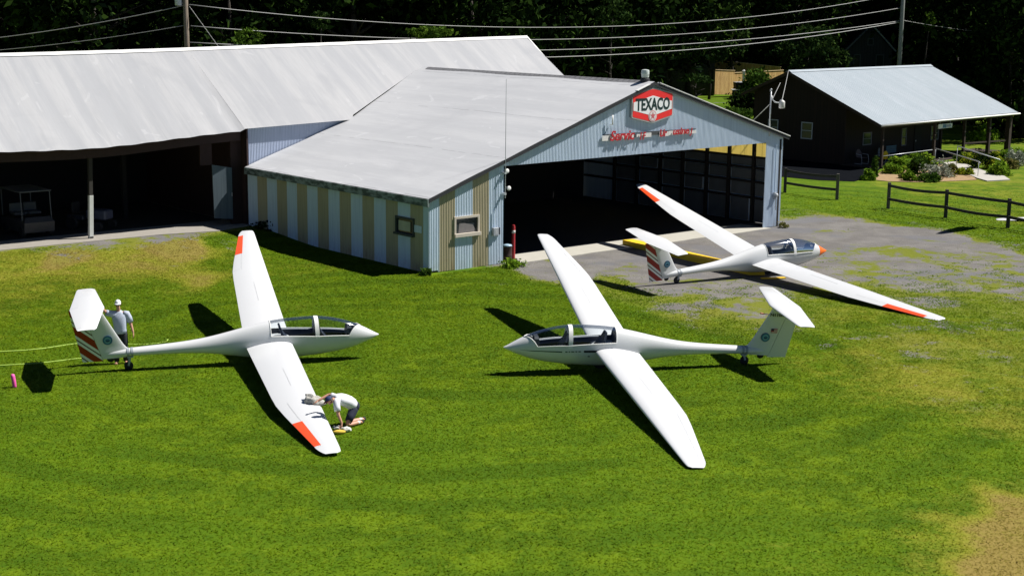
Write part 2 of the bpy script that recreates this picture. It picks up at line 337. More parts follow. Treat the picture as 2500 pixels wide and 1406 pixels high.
# ------------------------------------------------------------------ ground
ANCH = [  # px, py, gravel, dry
 (1300,655,0.75,0.30),(1400,660,0.90,0.30),(1560,650,1.00,0.20),(1600,680,0.85,0.20),(1480,690,0.42,0.40),(1560,730,0.34,0.30),(1640,735,0.50,0.30),(1720,735,0.44,0.40),(1700,760,0.43,0.60),(1800,760,0.60,0.60),(1760,790,0.28,0.50),
 (1650,640,1.00,0.20),(1800,610,1.00,0.10),(1920,560,1.00,0.10),(2000,540,0.95,0.10),(2100,560,1.00,0.10),(2200,580,1.00,0.10),(2300,590,1.00,0.10),(2400,610,0.72,0.20),(2500,640,0.62,0.20),(2100,620,0.72,0.20),(2050,650,0.59,0.30),(1950,665,0.80,0.30),
 (2240,640,0.65,0.20),(2350,660,0.55,0.30),(2450,700,0.49,0.30),(2200,690,0.57,0.30),(2300,690,0.53,0.30),(2250,730,0.42,0.30),(2400,740,0.32,0.40),(2500,760,0.37,0.40),(2130,720,0.37,0.30),(2400,800,0.21,0.60),(2480,810,0.29,0.50),(2250,840,0.42,0.60),(2400,870,0.30,0.60),(2280,800,0.22,0.50),(2100,790,0.22,0.50),(2150,860,0.22,0.60),(2450,930,0.22,0.70),
 (2020,770,0.28,0.50),(1990,860,0.12,0.40),(2300,930,0.10,0.80),(2480,1000,0.06,0.60),(2100,950,0.05,0.55),
 (1935,520,0.20,0.20),(2050,510,0.05,0.25),(2200,535,0.10,0.20),(2350,545,0.05,0.30),(2450,580,0.15,0.30),(2500,605,0.30,0.30),(2300,500,0.00,0.45),(2400,510,0.00,0.50),(1960,470,0.00,0.30),(2100,480,0.00,0.35),(2300,460,0.00,0.60),(2440,480,0.00,0.55),(2480,400,0.00,0.50),
 (100,600,0.35,0.47),(250,592,0.60,0.31),(420,570,0.80,0.30),(500,556,0.85,0.30),(470,600,0.28,1.55),(430,605,0.35,1.55),(160,630,0.38,1.55),(60,640,0.10,0.70),(250,640,0.10,0.95),(350,640,0.05,0.95),(520,590,0.10,0.39),(480,690,0.05,0.95),(300,690,0.00,0.55),(120,690,0.00,0.58),(40,760,0.00,0.51),(60,710,0.00,0.62),(570,640,0.00,0.50),(200,660,0.10,0.70),
 (750,650,0.00,0.45),(850,700,0.00,0.25),(1000,720,0.00,0.20),(1150,690,0.05,0.30),(1220,670,0.10,0.30),(800,620,0.00,0.20),(700,590,0.00,0.15),
 (400,760,0.00,0.23),(500,830,0.00,0.15),(900,800,0.00,0.20),(1050,850,0.00,0.15),(1100,950,0.00,0.10),(1300,720,0.00,0.20),(1250,780,0.00,0.15),(150,860,0.00,0.20),(100,1000,0.00,0.08),(300,950,0.00,0.15),(400,1050,0.00,0.10),(600,1100,0.00,0.12),(900,1150,0.00,0.08),(200,1200,0.00,0.10),(600,1300,0.00,0.15),(1000,1330,0.00,0.12),(1300,1050,0.00,0.05),(1300,1250,0.00,0.12),(1700,900,0.00,0.15),(1800,1000,0.00,0.15),(1900,1100,0.00,0.10),(1700,1300,0.00,0.20),(2000,1250,0.00,0.15),(2200,1150,0.00,0.20),(2400,1120,0.00,0.30),(2200,1060,0.00,0.35),
 (2300,1330,0.00,0.55),(2420,1290,0.00,1.25),(2490,1250,0.00,1.25),(2500,1380,0.00,1.40),(2400,1390,0.00,1.35),(2250,1400,0.00,0.60),(2150,1380,0.00,0.25),(2480,1170,0.00,0.45),(2350,1230,0.00,0.40),(100,1380,0.00,0.20),
 (1450,830,0.00,0.20),(1650,830,0.00,0.25),(1750,860,0.00,0.25),(1500,760,0.05,0.25),(1150,800,0.00,0.15),(1250,900,0.00,0.12),(560,700,0.00,0.30),(420,700,0.00,0.47),(330,720,0.00,0.31),
 (1750,245,0.00,0.30),(1700,280,0.00,0.30),(2440,245,0.00,0.40),(2400,350,0.00,0.50)]
AP = np.array([[*(lambda p: (p.x, p.y))(GT(a, b)), g, d] for a, b, g, d in ANCH])
def weights(x, y):
    x = np.asarray(x, float).ravel(); y = np.asarray(y, float).ravel(); out = np.empty((len(x), 2))
    for i in range(0, len(x), 20000):
        dx = x[i:i+20000, None]-AP[None, :, 0]; dy = y[i:i+20000, None]-AP[None, :, 1]
        w = 1/(dx*dx+(dy*.55)**2+.15)**2.2; w /= w.sum(1, keepdims=True); out[i:i+20000] = w@AP[:, 2:4]
    return out
xs = np.concatenate([np.linspace(-900, -70, 10, endpoint=False), np.linspace(-70, -24, 24, endpoint=False), np.linspace(-24, 30, 200), np.linspace(31, 90, 32), np.linspace(110, 900, 9)])
ys = np.concatenate([np.linspace(-300, 15, 12, endpoint=False), np.linspace(15, 80, 230, endpoint=False), np.linspace(80, 135, 90, endpoint=False), np.linspace(135, 400, 40, endpoint=False), np.linspace(400, 1500, 8)])
XX, YY = np.meshgrid(xs, ys); ZZ = terrain(XX, YY); nx, ny = len(xs), len(ys)
vv = np.stack([XX.ravel(), YY.ravel(), ZZ.ravel()], 1)
ii = (np.arange(ny-1)[:, None]*nx+np.arange(nx-1)[None, :]).ravel(); ff = np.stack([ii, ii+1, ii+1+nx, ii+nx], 1)
def npmesh(name, verts, faces, mat, parent=None, smooth=False):
    me = bpy.data.meshes.new(name); nv, nf, k = len(verts), len(faces), faces.shape[1]
    me.vertices.add(nv); me.vertices.foreach_set('co', np.ascontiguousarray(verts, dtype=np.float32).ravel())
    me.loops.add(nf*k); me.loops.foreach_set('vertex_index', np.ascontiguousarray(faces, dtype=np.int32).ravel())
    me.polygons.add(nf); me.polygons.foreach_set('loop_start', np.arange(0, nf*k, k, dtype=np.int32))
    if smooth: me.polygons.foreach_set('use_smooth', np.ones(nf, dtype=bool))
    me.materials.append(mat); me.update(calc_edges=True); o = bpy.data.objects.new(name, me); link(o, parent); return o
def setattrs(o, w):
    for k, nm in enumerate(('gravel', 'dry')):
        a = o.data.attributes.new(nm, 'FLOAT', 'POINT'); a.data.foreach_set('value', np.ascontiguousarray(w[:, k], dtype=np.float32))
def grass_colour(t, co, blade=False):
    dry = t.attr('dry')
    n1 = t.noise(co, .22, 4, .6); n2 = t.noise(co, 1.3, 5, .65, .3); n3 = t.noise(co, 7.0, 4, .7); n4 = t.noise(co, .06, 3)
    g = t.mix(t.step(n2, .38, .64), (0.06054, 0.117, 0.002838), (0.1128, 0.1784, 0.004257)); g = t.mix(t.step(n1, .38, .66), g, (0.07706, 0.1449, 0.003216))
    g = t.mix(t.step(n3, .48, .78, 0, .45), g, (0.1624, 0.2159, 0.008514))
    n5 = t.noise(co, 3.2, 3, .6); g = t.mix(t.step(n5, .50, .68, 0, .42), g, (.040, .095, .0035)); g = t.mix(t.step(t.noise(co, 4.3, 2, .5), .62, .74, 0, .35), g, (.20, .27, .02))
    # mowing rings around the parked gliders
    s = t.sep(co); dx = t.math('SUBTRACT', s[0], -1.5); dy = t.math('MULTIPLY', t.math('SUBTRACT', s[1], 40.0), 1.25)
    rr = t.math('SQRT', t.math('ADD', t.math('MULTIPLY', dx, dx), t.math('MULTIPLY', dy, dy)))
    rr = t.math('ADD', rr, t.math('MULTIPLY', t.noise(co, .10, 3), 4.5))
    ring = t.step(t.math('SINE', t.math('MULTIPLY', rr, 2*PI/2.5)), -.2, .6, 0, 1.0)
    ring = t.math('MULTIPLY', ring, t.step(t.noise(co, .13, 3), .36, .60, .06, .70)); g = t.mix(ring, g, (0.0448, 0.0972, 0.00286))
    dr = t.math('ADD', dry, t.math('MULTIPLY', t.math('SUBTRACT', n2, .5), .75)); dr = t.math('ADD', dr, t.math('MULTIPLY', t.math('SUBTRACT', n1, .5), 1.1))
    dr = t.math('ADD', dr, t.math('MULTIPLY', t.math('SUBTRACT', n3, .5), .5))
    yel = t.mix(n3, (.20, .215, .016), (.26, .24, .034))
    g = t.mix(t.step(dr, .36, .92, 0, .85), g, yel)
    g = t.mix(t.step(dr, .78, 1.3, 0, .9), g, t.mix(n3, (.19, .14, .038), (.27, .20, .06)))
    return t.mix(1.0, g, (.97, .97, .98), 'MULTIPLY'), n2, n3
def groundmat():
    t = NT('lawn_and_gravel'); co = t.n('ShaderNodeNewGeometry').outputs['Position']
    g, n2, n3 = grass_colour(t, co)
    gr = t.attr('gravel'); k = t.math('ADD', gr, t.math('MULTIPLY', t.math('SUBTRACT', t.noise(co, .42, 6, .62, .6), .5), 2.6))
    k = t.math('ADD', k, t.math('MULTIPLY', t.math('SUBTRACT', n3, .5), .7)); k = t.math('ADD', k, t.math('MULTIPLY', t.math('SUBTRACT', t.noise(co, 2.6, 5, .7), .5), 1.1)); mask = t.math('MULTIPLY', t.step(k, .40, .66), t.step(gr, .03, .15))
    g = t.mix(t.step(gr, .15, .45, 0, .75), g, t.mix(n3, (.115, .125, .012), (.20, .20, .035)))
    gn = t.noise(co, .8, 5, .6); gf = t.noise(co, 22, 3, .7)
    gc = t.mix(t.step(gn, .35, .68), (.155, .145, .135), (.235, .222, .208)); gc = t.mix(t.step(gf, .3, .75), gc, (.11, .105, .102), 'MIX'); gc = t.mix(t.step(t.noise(co, .35, 3), .52, .62, 0, .7), gc, (.135, .135, .145))
    vo = t.n('ShaderNodeTexVoronoi', feature='DISTANCE_TO_EDGE'); t.l(t.mapping(co, (.22, .30, .2)), vo.inputs['Vector']); ck = t.math('LESS_THAN', t.math('ADD', vo.outputs['Distance'], t.math('MULTIPLY', t.math('SUBTRACT', t.noise(co, 3, 4), .5), .03)), .008)
    gc = t.mix(t.math('MULTIPLY', ck, t.step(t.noise(co, .4, 2), .45, .6, 0, .8)), gc, (.07, .085, .02))
    c = t.mix(mask, g, gc)
    h = t.math('ADD', t.noise(co, 9, 5, .75), t.math('MULTIPLY', t.noise(co, 40, 3, .7), .6)); t.bump(h, .30, .06)
    return t.fin(c, .95, 0, .1)
M['ground'] = groundmat()
ground = npmesh('ground', vv, ff, M['ground'], smooth=True); tag(ground, kind='structure'); setattrs(ground, weights(XX, YY))
def blademat():
    t = NT('grass_blades'); co = t.n('ShaderNodeNewGeometry').outputs['Position']; r = t.n('ShaderNodeNewGeometry').outputs['Random Per Island']
    g, n2, n3 = grass_colour(t, co, True); g = t.mix(t.math('MULTIPLY', t.math('POWER', r, 2.0), .55), g, t.mix(.5, g, (.30, .34, .04)))
    t.t.nodes.remove(t.b); d = t.n('ShaderNodeBsdfDiffuse'); tl = t.n('ShaderNodeBsdfTranslucent'); mx = t.n('ShaderNodeMixShader'); mx.inputs[0].default_value = .3
    vm = t.n('ShaderNodeMix', data_type='VECTOR'); vm.inputs[0].default_value = .86; t.l(t.n('ShaderNodeNewGeometry').outputs['Normal'], vm.inputs[4]); vm.inputs[5].default_value = (0, 0, 1); nv = t.n('ShaderNodeVectorMath', operation='NORMALIZE'); t.l(vm.outputs[1], nv.inputs[0]); t.l(nv.outputs[0], d.inputs['Normal'])
    mx.inputs[0].default_value = .38
    t.l(g, d.inputs[0]); t.l(g, tl.inputs[0]); t.l(d.outputs[0], mx.inputs[1]); t.l(tl.outputs[0], mx.inputs[2]); t.l(mx.outputs[0], t.out.inputs[0]); return t.m
M['blades'] = blademat()
def make_blades(n):
    y = np.sqrt(RNG.uniform(21**2, 80**2, n)); x = RNG.uniform(-1, 1, n)*(.375*y+11)
    dens = np.clip(42.0/y, .35, 1.0)*np.clip((80-y)/26, 0, 1)*np.clip((.375*y+11-np.abs(x))/10.5, 0, 1)*np.clip((y-21)/3, 0, 1)
    keep = RNG.random(n) < dens; x, y = x[keep], y[keep]
    u = (x-HO.x)*HU.x+(y-HO.y)*HU.y; v = (x-HO.x)*HV.x+(y-HO.y)*HV.y
    w = weights(x, y); inside = (v > -.35) & (u > -.1) & (u < 19.8); barn = (v > 12.2) & (u < .3)
    clump = .5+.5*np.sin(x*3.1+np.sin(y*2.3)*2)*np.sin(y*2.7+np.sin(x*1.9)*2)
    k = ~inside & ~barn & (RNG.random(len(x)) > np.clip(w[:, 0]*2.4-.35+.6*(clump-.5)*(w[:, 0] > .1), 0, 1.0))
    x, y, w = x[k], y[k], w[k]; n = len(x)
    h = RNG.uniform(.012, .040, n)*np.where(w[:, 1] > .7, .8, 1); wd = RNG.uniform(.013, .028, n)*np.clip(y/38, .8, 1.5); a = RNG.uniform(0, 2*PI, n); ln = RNG.uniform(-.075, .075, (n, 2))
    z = terrain(x, y)
    p0 = np.stack([x+np.cos(a)*wd, y+np.sin(a)*wd, z-.005], 1); p1 = np.stack([x-np.cos(a)*wd, y-np.sin(a)*wd, z-.005], 1); p2 = np.stack([x+ln[:, 0], y+ln[:, 1], z+h], 1)
    vs = np.stack([p0, p1, p2], 1).reshape(-1, 3); fs = np.arange(n*3).reshape(-1, 3)
    o = npmesh('grass', vs, fs, M['blades']); setattrs(o, np.repeat(w, 3, 0)); tag(o, 'short mown green grass of the airfield lawn', 'grass', kind='stuff')
make_blades(2300000)
def sheet(name, pts, z, mat, kind='structure', parent=None):
    n = len(pts); return tag(mesh(name, [(p[0], p[1], z if not callable(z) else z(p[0], p[1])) for p in pts], [tuple(range(n))], mat, parent), kind=kind)
exec_parts = []
# ------------------------------------------------------------------ gliders
ST = [(2.717,.53,.53,.0),(2.6,.462,.60,.078),(2.4,.385,.725,.152),(2.2,.315,.84,.205),(1.8,.215,1.02,.275),(1.4,.16,1.14,.32),(1.0,.13,1.205,.345),(.5,.115,1.22,.355),(0,.125,1.205,.355),(-.3,.15,1.175,.345),
      (-.8,.22,1.09,.305),(-1.3,.32,.99,.25),(-2.0,.45,.87,.20),(-3.0,.53,.80,.155),(-4.0,.565,.775,.125),(-4.62,.56,.76,.07)]
tt = [math.sqrt(2.717-s[0]) for s in ST]
fzb, fzt, fhw = natural(tt, [s[1] for s in ST]), natural(tt, [s[2] for s in ST]), natural(tt, [s[3] for s in ST])
def fus(x):
    t = math.sqrt(max(0, 2.717-x)); return fzb(t), fzt(t), max(.001, fhw(t))
def S(x, th, off=0.0, k=1.0):
    zb, zt, hw_ = fus(x); zm = zb+.46*(zt-zb); c, s = math.cos(th), math.sin(th)
    return (x, (hw_*k+off)*c, zm+((zt-zm) if s > 0 else (zm-zb))*k*s+off*s)
def ths(x): return math.radians(float(np.interp(x, [-.25, 1.0, 2.2], [25, 12, 11])))
def xfront(th):
    a = abs(PI/2-th)/(PI/2-ths(1.9)); return 2.20-.34*a
FX = [2.717-.0008]+[2.717-.012*1.35**i for i in range(1, 8)]
FX = [x for x in FX if x > 2.55]+list(np.linspace(2.54, -.25, 112))+list(np.linspace(-.32, -4.62, 60))
NTOP, NBOT = 26, 30
def ring_angles(x):
    a = ths(min(max(x, -.25), 2.2)); return [a+(PI-2*a)*i/NTOP for i in range(NTOP)]+[PI-a+(PI+2*a)*i/NBOT for i in range(NBOT)]
def glider_shape():
    R = []
    n = NTOP+NBOT; vs = []; body = []; can_f = []; can_r = []; tub = []
    for x in FX: vs += [S(x, t) for t in ring_angles(x)]
    cv = [S(x, t, .004) for x in FX for t in ring_angles(x)]; iv = [S(x, t, -.022) for x in FX for t in ring_angles(x)]
    for i in range(len(FX)-1):
        xm = (FX[i]+FX[i+1])/2
        for j in range(n):
            q = (i*n+j, i*n+(j+1) % n, (i+1)*n+(j+1) % n, (i+1)*n+j)
            if j < NTOP and xm > -.25:
                th = (ring_angles(xm)[j]+ring_angles(xm)[(j+1) % n])/2
                if xm < xfront(th):
                    (can_f if xm > .99 else can_r).append(q); continue
            body.append(q)
            if j >= NTOP and -.30 < xm < 2.1: tub.append(q)
    body.append(tuple(range(n))); body.append(tuple((len(FX)-1)*n+j for j in range(n-1, -1, -1)))
    return vs, body, cv, can_f, can_r, iv, tub
GS = glider_shape()
def compact(vs, fs):
    used = sorted({i for f in fs for i in f}); mp = {k: i for i, k in enumerate(used)}
    return [vs[k] for k in used], [tuple(mp[i] for i in f) for f in fs]
def foil(t, n=18):
    pts = []
    for i in range(2*n):
        b = PI*i/n; c = .5*(1+math.cos(b)); up = 1 if i <= n else -1
        y = 5*t*(.2969*math.sqrt(c)-.126*c-.3516*c*c+.2843*c**3-.1036*c**4); cam = .16*t*4*c*(1-c)
        pts.append((c, up*y+cam))
    return pts
def wing_at(y):           # LE x, chord, z, thickness ratio
    if y <= 8.35:
        te = float(np.interp(y, [0, 4.6, 5.3, 6.0, 8.35], [-.925, -.768, -.728, -.632, -.235])); le = float(np.interp(y, [0, 8.35], [.307, .274])); th = float(np.interp(y, [0, 5.3, 8.35], [.165, .155, .135]))
    else:
        te = float(np.interp(y, [8.35, 8.55, 8.66, 8.71], [-.235, -.175, -.12, -.085])); le = float(np.interp(y, [8.35, 8.58, 8.66, 8.71], [.274, .266, .245, .17])); th = float(np.interp(y, [8.35, 8.6, 8.68, 8.71], [.135, .12, .08, .03]))
    return le, le-te, .56+.0735*y, th
def wing_mesh(side):
    m = MB(); rs = []
    for y in [.12, .5, 1.2, 2.2, 3.4, 4.6, 5.3, 6.2, 7.2, 8.0, 8.35, 8.5, 8.6, 8.66, 8.7, 8.715]:
        le, ch, z, t = wing_at(y); rs.append([(le-c*ch, side*y, z+h*ch) for c, h in foil(t)])
    m.rings(rs, True, True); return m
def wing_patch(side, y0, y1, c0, off):   # thin skin wrapped round the trailing edge
    m = MB(); rs = []
    for i in range(9):
        y = y0+(y1-y0)*i/8; le, ch, z, t = wing_at(y)
        rs.append([(le-c*ch, side*y, z+h*ch+(off if k <= 28 else -off)) for k, (c, h) in ((k, p) for k, p in enumerate(foil(t, 28)))])
    # keep only the rear part of the loop
    n = len(rs[0]); idx = [k for k in range(n) if foil(.15, 28)[k][0] >= c0]; h = n//2
    up = sorted(k for k in idx if k <= h); lo = sorted(k for k in idx if k > h)
    order = lo+up
    rr = [[r[k] for k in order] for r in rs]
    return m.rings(rr, False, False, closed=False)
def wing_strip(side, y0, y1, c0, c1, off=.004):
    rs = []
    for i in range(7):
        y = y0+(y1-y0)*i/6; le, ch, z, t = wing_at(y); f = foil(t, 40)[:41]; cs_ = [p[0] for p in f][::-1]; hs_ = [p[1] for p in f][::-1]
        rs.append([(le-c*ch, side*y, z+float(np.interp(c, cs_, hs_))*ch+off) for c in (c0, c1)])
    return MB().rings(rs, False, False, closed=False)
def stab_at(y):
    a = abs(y); f = a/1.65
    le = -4.464-.229*f; te = -5.335+.186*f
    if a > 1.55: le -= .05*(a-1.55)/.1; te += .02*(a-1.55)/.1
    return le, le-te, 1.955, (.12 if a < 1.6 else .05)
def loft_y(fn, ys, m=None):
    m = m or MB(); rs = []
    for y in ys:
        le, ch, z, t = fn(y); rs.append([(le-c*ch, y, z+h*ch*(1 if True else 1)) for c, h in [(c, hh) for c, hh in foil(t)]])
    return m.rings(rs, True, True)
def finLE(z): return float(np.interp(z, [.45, .62, .72, .80, .95, 1.95], [-3.98, -3.80, -3.86, -3.99, -4.10, -4.60]))
def hinge(z): return float(np.interp(z, [.5, 1.95], [-4.60, -5.05]))
def rudTE(z): return float(np.interp(z, [.55, 1.93], [-5.14, -5.37]))
def fin_mesh():
    m = MB(); rs = []
    for z in [.56, .64, .70, .76, .82, .92, 1.1, 1.35, 1.6, 1.9]:
        le, h = finLE(z), hinge(z); w = float(np.interp(z, [.56, .72, .85, 1.9], [.085, .085, .066, .055])); L = le-h
        half = [(le-L*c, w*(1.48*math.sqrt(c)-.48*c*1.0)*(1 if c < .9 else 1-.25*(c-.9)/.1*1)) for c in [0, .01, .03, .07, .14, .25, .4, .6, .8, .92, 1.0]]
        rs.append([(x, y, z) for x, y in half]+[(x, -y, z) for x, y in half[:0:-1]])
    return m.rings(rs, True, True)
def rudder_mesh():
    m = MB(); rs = []
    for z in [.50, .56, .8, 1.1, 1.4, 1.7, 1.93]:
        h, te = hinge(z)-.012, rudTE(max(z, .56)); w = float(np.interp(z, [.5, 1.93], [.055, .042]))
        rs.append([(h, w, z), ((h+te)/2, w*.62, z), (te, .004, z), (te, -.004, z), ((h+te)/2, -w*.62, z), (h, -w, z)])
    return m.rings(rs, True, True)
def rudder_mat(red):
    t = NT('striped_rudder'); s = t.sep(t.obj()); q = t.math('ADD', s[2], t.math('MULTIPLY', s[0], .84))
    f = t.math('FRACT', t.math('ADD', t.math('MULTIPLY', q, 1/.43), 10.32))
    r1 = t.math('LESS_THAN', f, .50); ln = t.math('LESS_THAN', t.math('ABSOLUTE', t.math('SUBTRACT', f, .74)), .045)
    c = t.mix(r1, (.78, .78, .77), red); c = t.mix(ln, c, (.05, .008, .012)); return t.fin(c, .35)
M['rudder_red'] = rudder_mat((.30, .009, .008))
M['emblem_blue'] = plain('emblem_blue', (.03, .16, .30), .4, .05, 10); M['emblem_pale'] = plain('emblem_pale', (.20, .42, .50), .4, .05, 10); M['emblem_dark'] = plain('emblem_dark', (.012, .05, .11), .4, .05, 10)
M['flag_blue'] = plain('flag_blue', (.015, .02, .08), .5, .05, 10); M['flag_pale'] = plain('flag_white', (.6, .55, .55), .5, .05, 10)
def emblem(parent, x, z, r=.125):
    for sd in (-1, 1):
        y = sd*.072; m = MB()
        def disc(rad, dy, mi, n=24, cx=0, cz=0, sx=1, sz=1): m.add([(x+cx+rad*sx*math.cos(2*PI*k/n), y+sd*dy, z+cz+rad*sz*math.sin(2*PI*k/n)) for k in range(n)], [tuple(range(n))], mi)
        disc(r, .000, 2); disc(r*.93, .002, 0); disc(r*.62, .004, 1); disc(r*.5, .006, 0, 24, 0, 0, 1, .8); disc(r*.42, .008, 2, 12, 0, -.02, 1.1, .45)
        m.rings([[(x+r*math.cos(2*PI*k/24), sd*.03, z+r*math.sin(2*PI*k/24)) for k in range(24)], [(x+r*math.cos(2*PI*k/24), y, z+r*math.sin(2*PI*k/24)) for k in range(24)]], False, False, 2)
        m.build('emblem', [M['emblem_blue'], M['emblem_pale'], M['emblem_dark']], parent)
def side_patch(pts, side, off=.004):     # pts: list of (x, z_low, z_high)
    rs = []
    for x, z0, z1 in pts:
        zb, zt, hw_ = fus(x); zm = zb+.46*(zt-zb); r = []
        for k in range(4):
            z = z0+(z1-z0)*k/3; s = (z-zm)/((zt-zm) if z > zm else (zm-zb)); r.append((x, side*(hw_*math.sqrt(max(0, 1-s*s))+off), z))
        rs.append(r)
    return MB().rings(rs, False, False, closed=False)
def make_glider(label, pose, pit, striped=True, orange=True, nose=False, extra=None):
    x, y, psi, bank, p = pose
    root = thing('glider', label, 'glider', group='white two-seat gliders parked on the airfield')
    root.rotation_mode = 'QUATERNION'
    mt = Matrix.Rotation(psi, 4, 'Z') @ Matrix.Rotation(-p, 4, 'Y') @ Matrix.Rotation(bank, 4, 'X')
    root.rotation_quaternion = mt.to_quaternion(); root.location = (x, y, .015)
    vs, body, cv, cf, cr, iv, tub = GS
    f = mesh('fuselage', vs, body, M['white'], root, True); 
    cz = [ (M['canopy'], cf), (M['canopy'], cr)]
    for mt_, fs in cz: mesh('canopy', *compact(cv, fs), mt_, root, True)
    # canopy frame: sills, front bow, middle arch, rear bow
    m = MB(); xl = np.linspace(-.25, 1.86, 24)
    for s in (0, 1):
        m.tube([S(a, ths(a) if s == 0 else PI-ths(a), .004) for a in xl], .013, 6)
    th = np.linspace(ths(1.9), PI-ths(1.9), 21)
    m.tube([S(xfront(t), t, .002) for t in th], .016, 6); m.tube([S(-.25, t, .002) for t in np.linspace(ths(-.25), PI-ths(-.25), 21)], .013, 6)
    A0 = [np.linspace(ths(xx)-.12, PI-ths(xx)+.12, 23) for xx in (.935, 1.045)]
    rs = [[S(xx, a, .009) for a in ang] for xx, ang in zip((.935, 1.045), A0)]; ri = [[S(xx, a, -.02) for a in ang] for xx, ang in zip((.935, 1.045), A0)]
    m.rings([rs[0], rs[1], ri[1], ri[0], rs[0]], False, False, closed=False)
    m.build('canopy_frame', M['rib_white'], root, True, 1.0)
    ck = mesh('cockpit', *compact(iv, tub), M['navy'], root, True)
    m = MB(); th = np.linspace(0, 2*PI, 24, endpoint=False); m.add([S(-.27, t, -.02) for t in th if True], [tuple(range(24))]); m.build('bulkhead', M['navy'], ck)
    for bx, zz in ((1.06, .0), (.02, .06)):
        m = MB(); m.rings([[(bx+.34, yy, .42+zz) for yy in (-.2, .2)]+[(bx+.30, yy, .36+zz) for yy in (.2, -.2)], [(bx+.06, yy, .80+zz) for yy in (-.2, .2)]+[(bx, yy, .78+zz) for yy in (.2, -.2)], [(bx, yy, 1.02+zz) for yy in (-.1, .1)]+[(bx-.05, yy, 1.0+zz) for yy in (.1, -.1)]], True, True)
        m.box(bx+.33, bx+.75, -.2, .2, .36+zz, .42+zz); m.build('seat', M['navy'], ck)
    for bx, w_, z0, z1 in ((1.78, .17, .55, .90), (.90, .13, .62, .95)):
        m = MB(); m.rings([[(bx, -w_, z0), (bx, w_, z0), (bx+.12, w_, z0), (bx+.12, -w_, z0)], [(bx+.03, -w_, z1-.06), (bx+.03, w_, z1-.06), (bx+.16, w_, z1-.06), (bx+.16, -w_, z1-.06)], [(bx+.05, -w_*.6, z1), (bx+.05, w_*.6, z1), (bx+.16, w_*.6, z1), (bx+.16, -w_*.6, z1)]], True, True)
        m.build('instrument_panel', M['greypanel'], ck)
    for s in (-1, 1):
        for xa, xb in ((.1, .88), (1.12, 1.8)):
            MB().rings([[Vector(S(xx, ths(xx) if s > 0 else PI-ths(xx), -.024))+Vector((0, -s*d, e)) for d, e in ((0, .002), (.025, -.002), (.025, -.02), (0, -.02))] for xx in np.linspace(xa, xb, 6)], True, True).build('sill', M['sillgrey'], ck)
    for s in (-1, 1):
        w_ = wing_mesh(s).build('wing', M['white'], root, True); fix_normals(w_)
        w_.data.set_sharp_from_angle(angle=1.2)
        a = wing_patch(s, 5.3, 8.27, .74, .0022).build('aileron', M['white'], w_, True); fix_normals(a)
        wing_strip(s, 5.3, 8.27, .738, .746).build('hinge_gap', M['seam'], w_)
        wing_strip(s, 2.7, 4.1, .475, .485).build('airbrake', M['seam'], w_)
        if orange:
            o = wing_patch(s, 6.62, 8.22, .70, .0055).build('orange_panel', M['orange'], w_, True); o['label'] = 'orange outer aileron panel'
    st = loft_y(stab_at, [-1.65, -1.6, -1.55, -.8, 0, .8, 1.55, 1.6, 1.65]).build('tailplane', M['white'], root, True); fix_normals(st); st.data.set_sharp_from_angle(angle=1.2)
    m = MB()
    for s in (-1, 1):
        q = []
        for yy in (.04, 1.5):
            le, ch, z, t = stab_at(yy); q.append([(le-c*ch, s*yy, z+h*ch+.002) for c, h in foil(t) if c >= .6][:7])
        k = min(len(q[0]), len(q[1])); m.rings([q[0][:k], q[1][:k]], False, False, closed=False)
    m.build('elevator', M['white'], st, True)
    fn = fin_mesh().build('fin', M['white'], root, True); fix_normals(fn); fn.data.set_sharp_from_angle(angle=1.0)
    ru = rudder_mesh().build('rudder', M['rudder_red'] if striped else M['white'], root, True, .6); fix_normals(ru)
    if striped: ru['label'] = 'rudder with diagonal red and white stripes'
    emblem(fn, -4.46, 1.07)
    mw = MB().lathe([(.02, -.055), (.15, -.06), (.19, -.045), (.2, 0), (.19, .045), (.15, .06), (.02, .055)], (0.05, 0, .20), 20, ax='y').build('main_wheel', M['rubber'], root, True)
    MB().lathe([(.01, -.04), (.07, -.045), (.1, 0), (.07, .045), (.01, .04)], (-4.42, 0, .53), 16, ax='y').build('tail_wheel', M['rubber'], root, True)
    zg = 3.92*math.tan(p)
    m = MB(); zb, zt, hw_ = fus(-3.92); zc = (zb+zt)/2
    for dx in (-.05, .05):
        m.rings([[(-3.92+dx+e, (hw_+.012)*math.cos(a), zc+((zt-zb)/2+.012)*math.sin(a)) for a in np.linspace(0, 2*PI, 20, endpoint=False)] for e in (-.03, .03)], False, False)
    m.beam((-3.92, .075, zb), (-3.98, .06, zg+.15), .03, .05); m.beam((-3.92, -.075, zb), (-3.98, -.06, zg+.15), .03, .05); m.box(-4.0, -3.84, -.09, .09, zb-.03, zb+.01)
    dl = m.build('tail_dolly', M['greybox'], root)
    MB().lathe([(.03, -.035), (.09, -.04), (.12, -.02), (.12, .02), (.09, .04), (.03, .035)], (-3.98, 0, zg+.12), 18, ax='y').build('wheel', M['rubber'], dl, True)
    if nose:
        m = MB(); rs = []
        for xx in [2.7162, 2.70, 2.67, 2.62, 2.55, 2.45, 2.36, 2.27]: rs.append([S(xx, 2*PI*k/32, .005) for k in range(32)])
        m.rings(rs, True, False).build('nose_cone', M['nose_orange'], root, True)['label'] = 'orange nose tip'
    if extra: extra(root, fn)
    return root
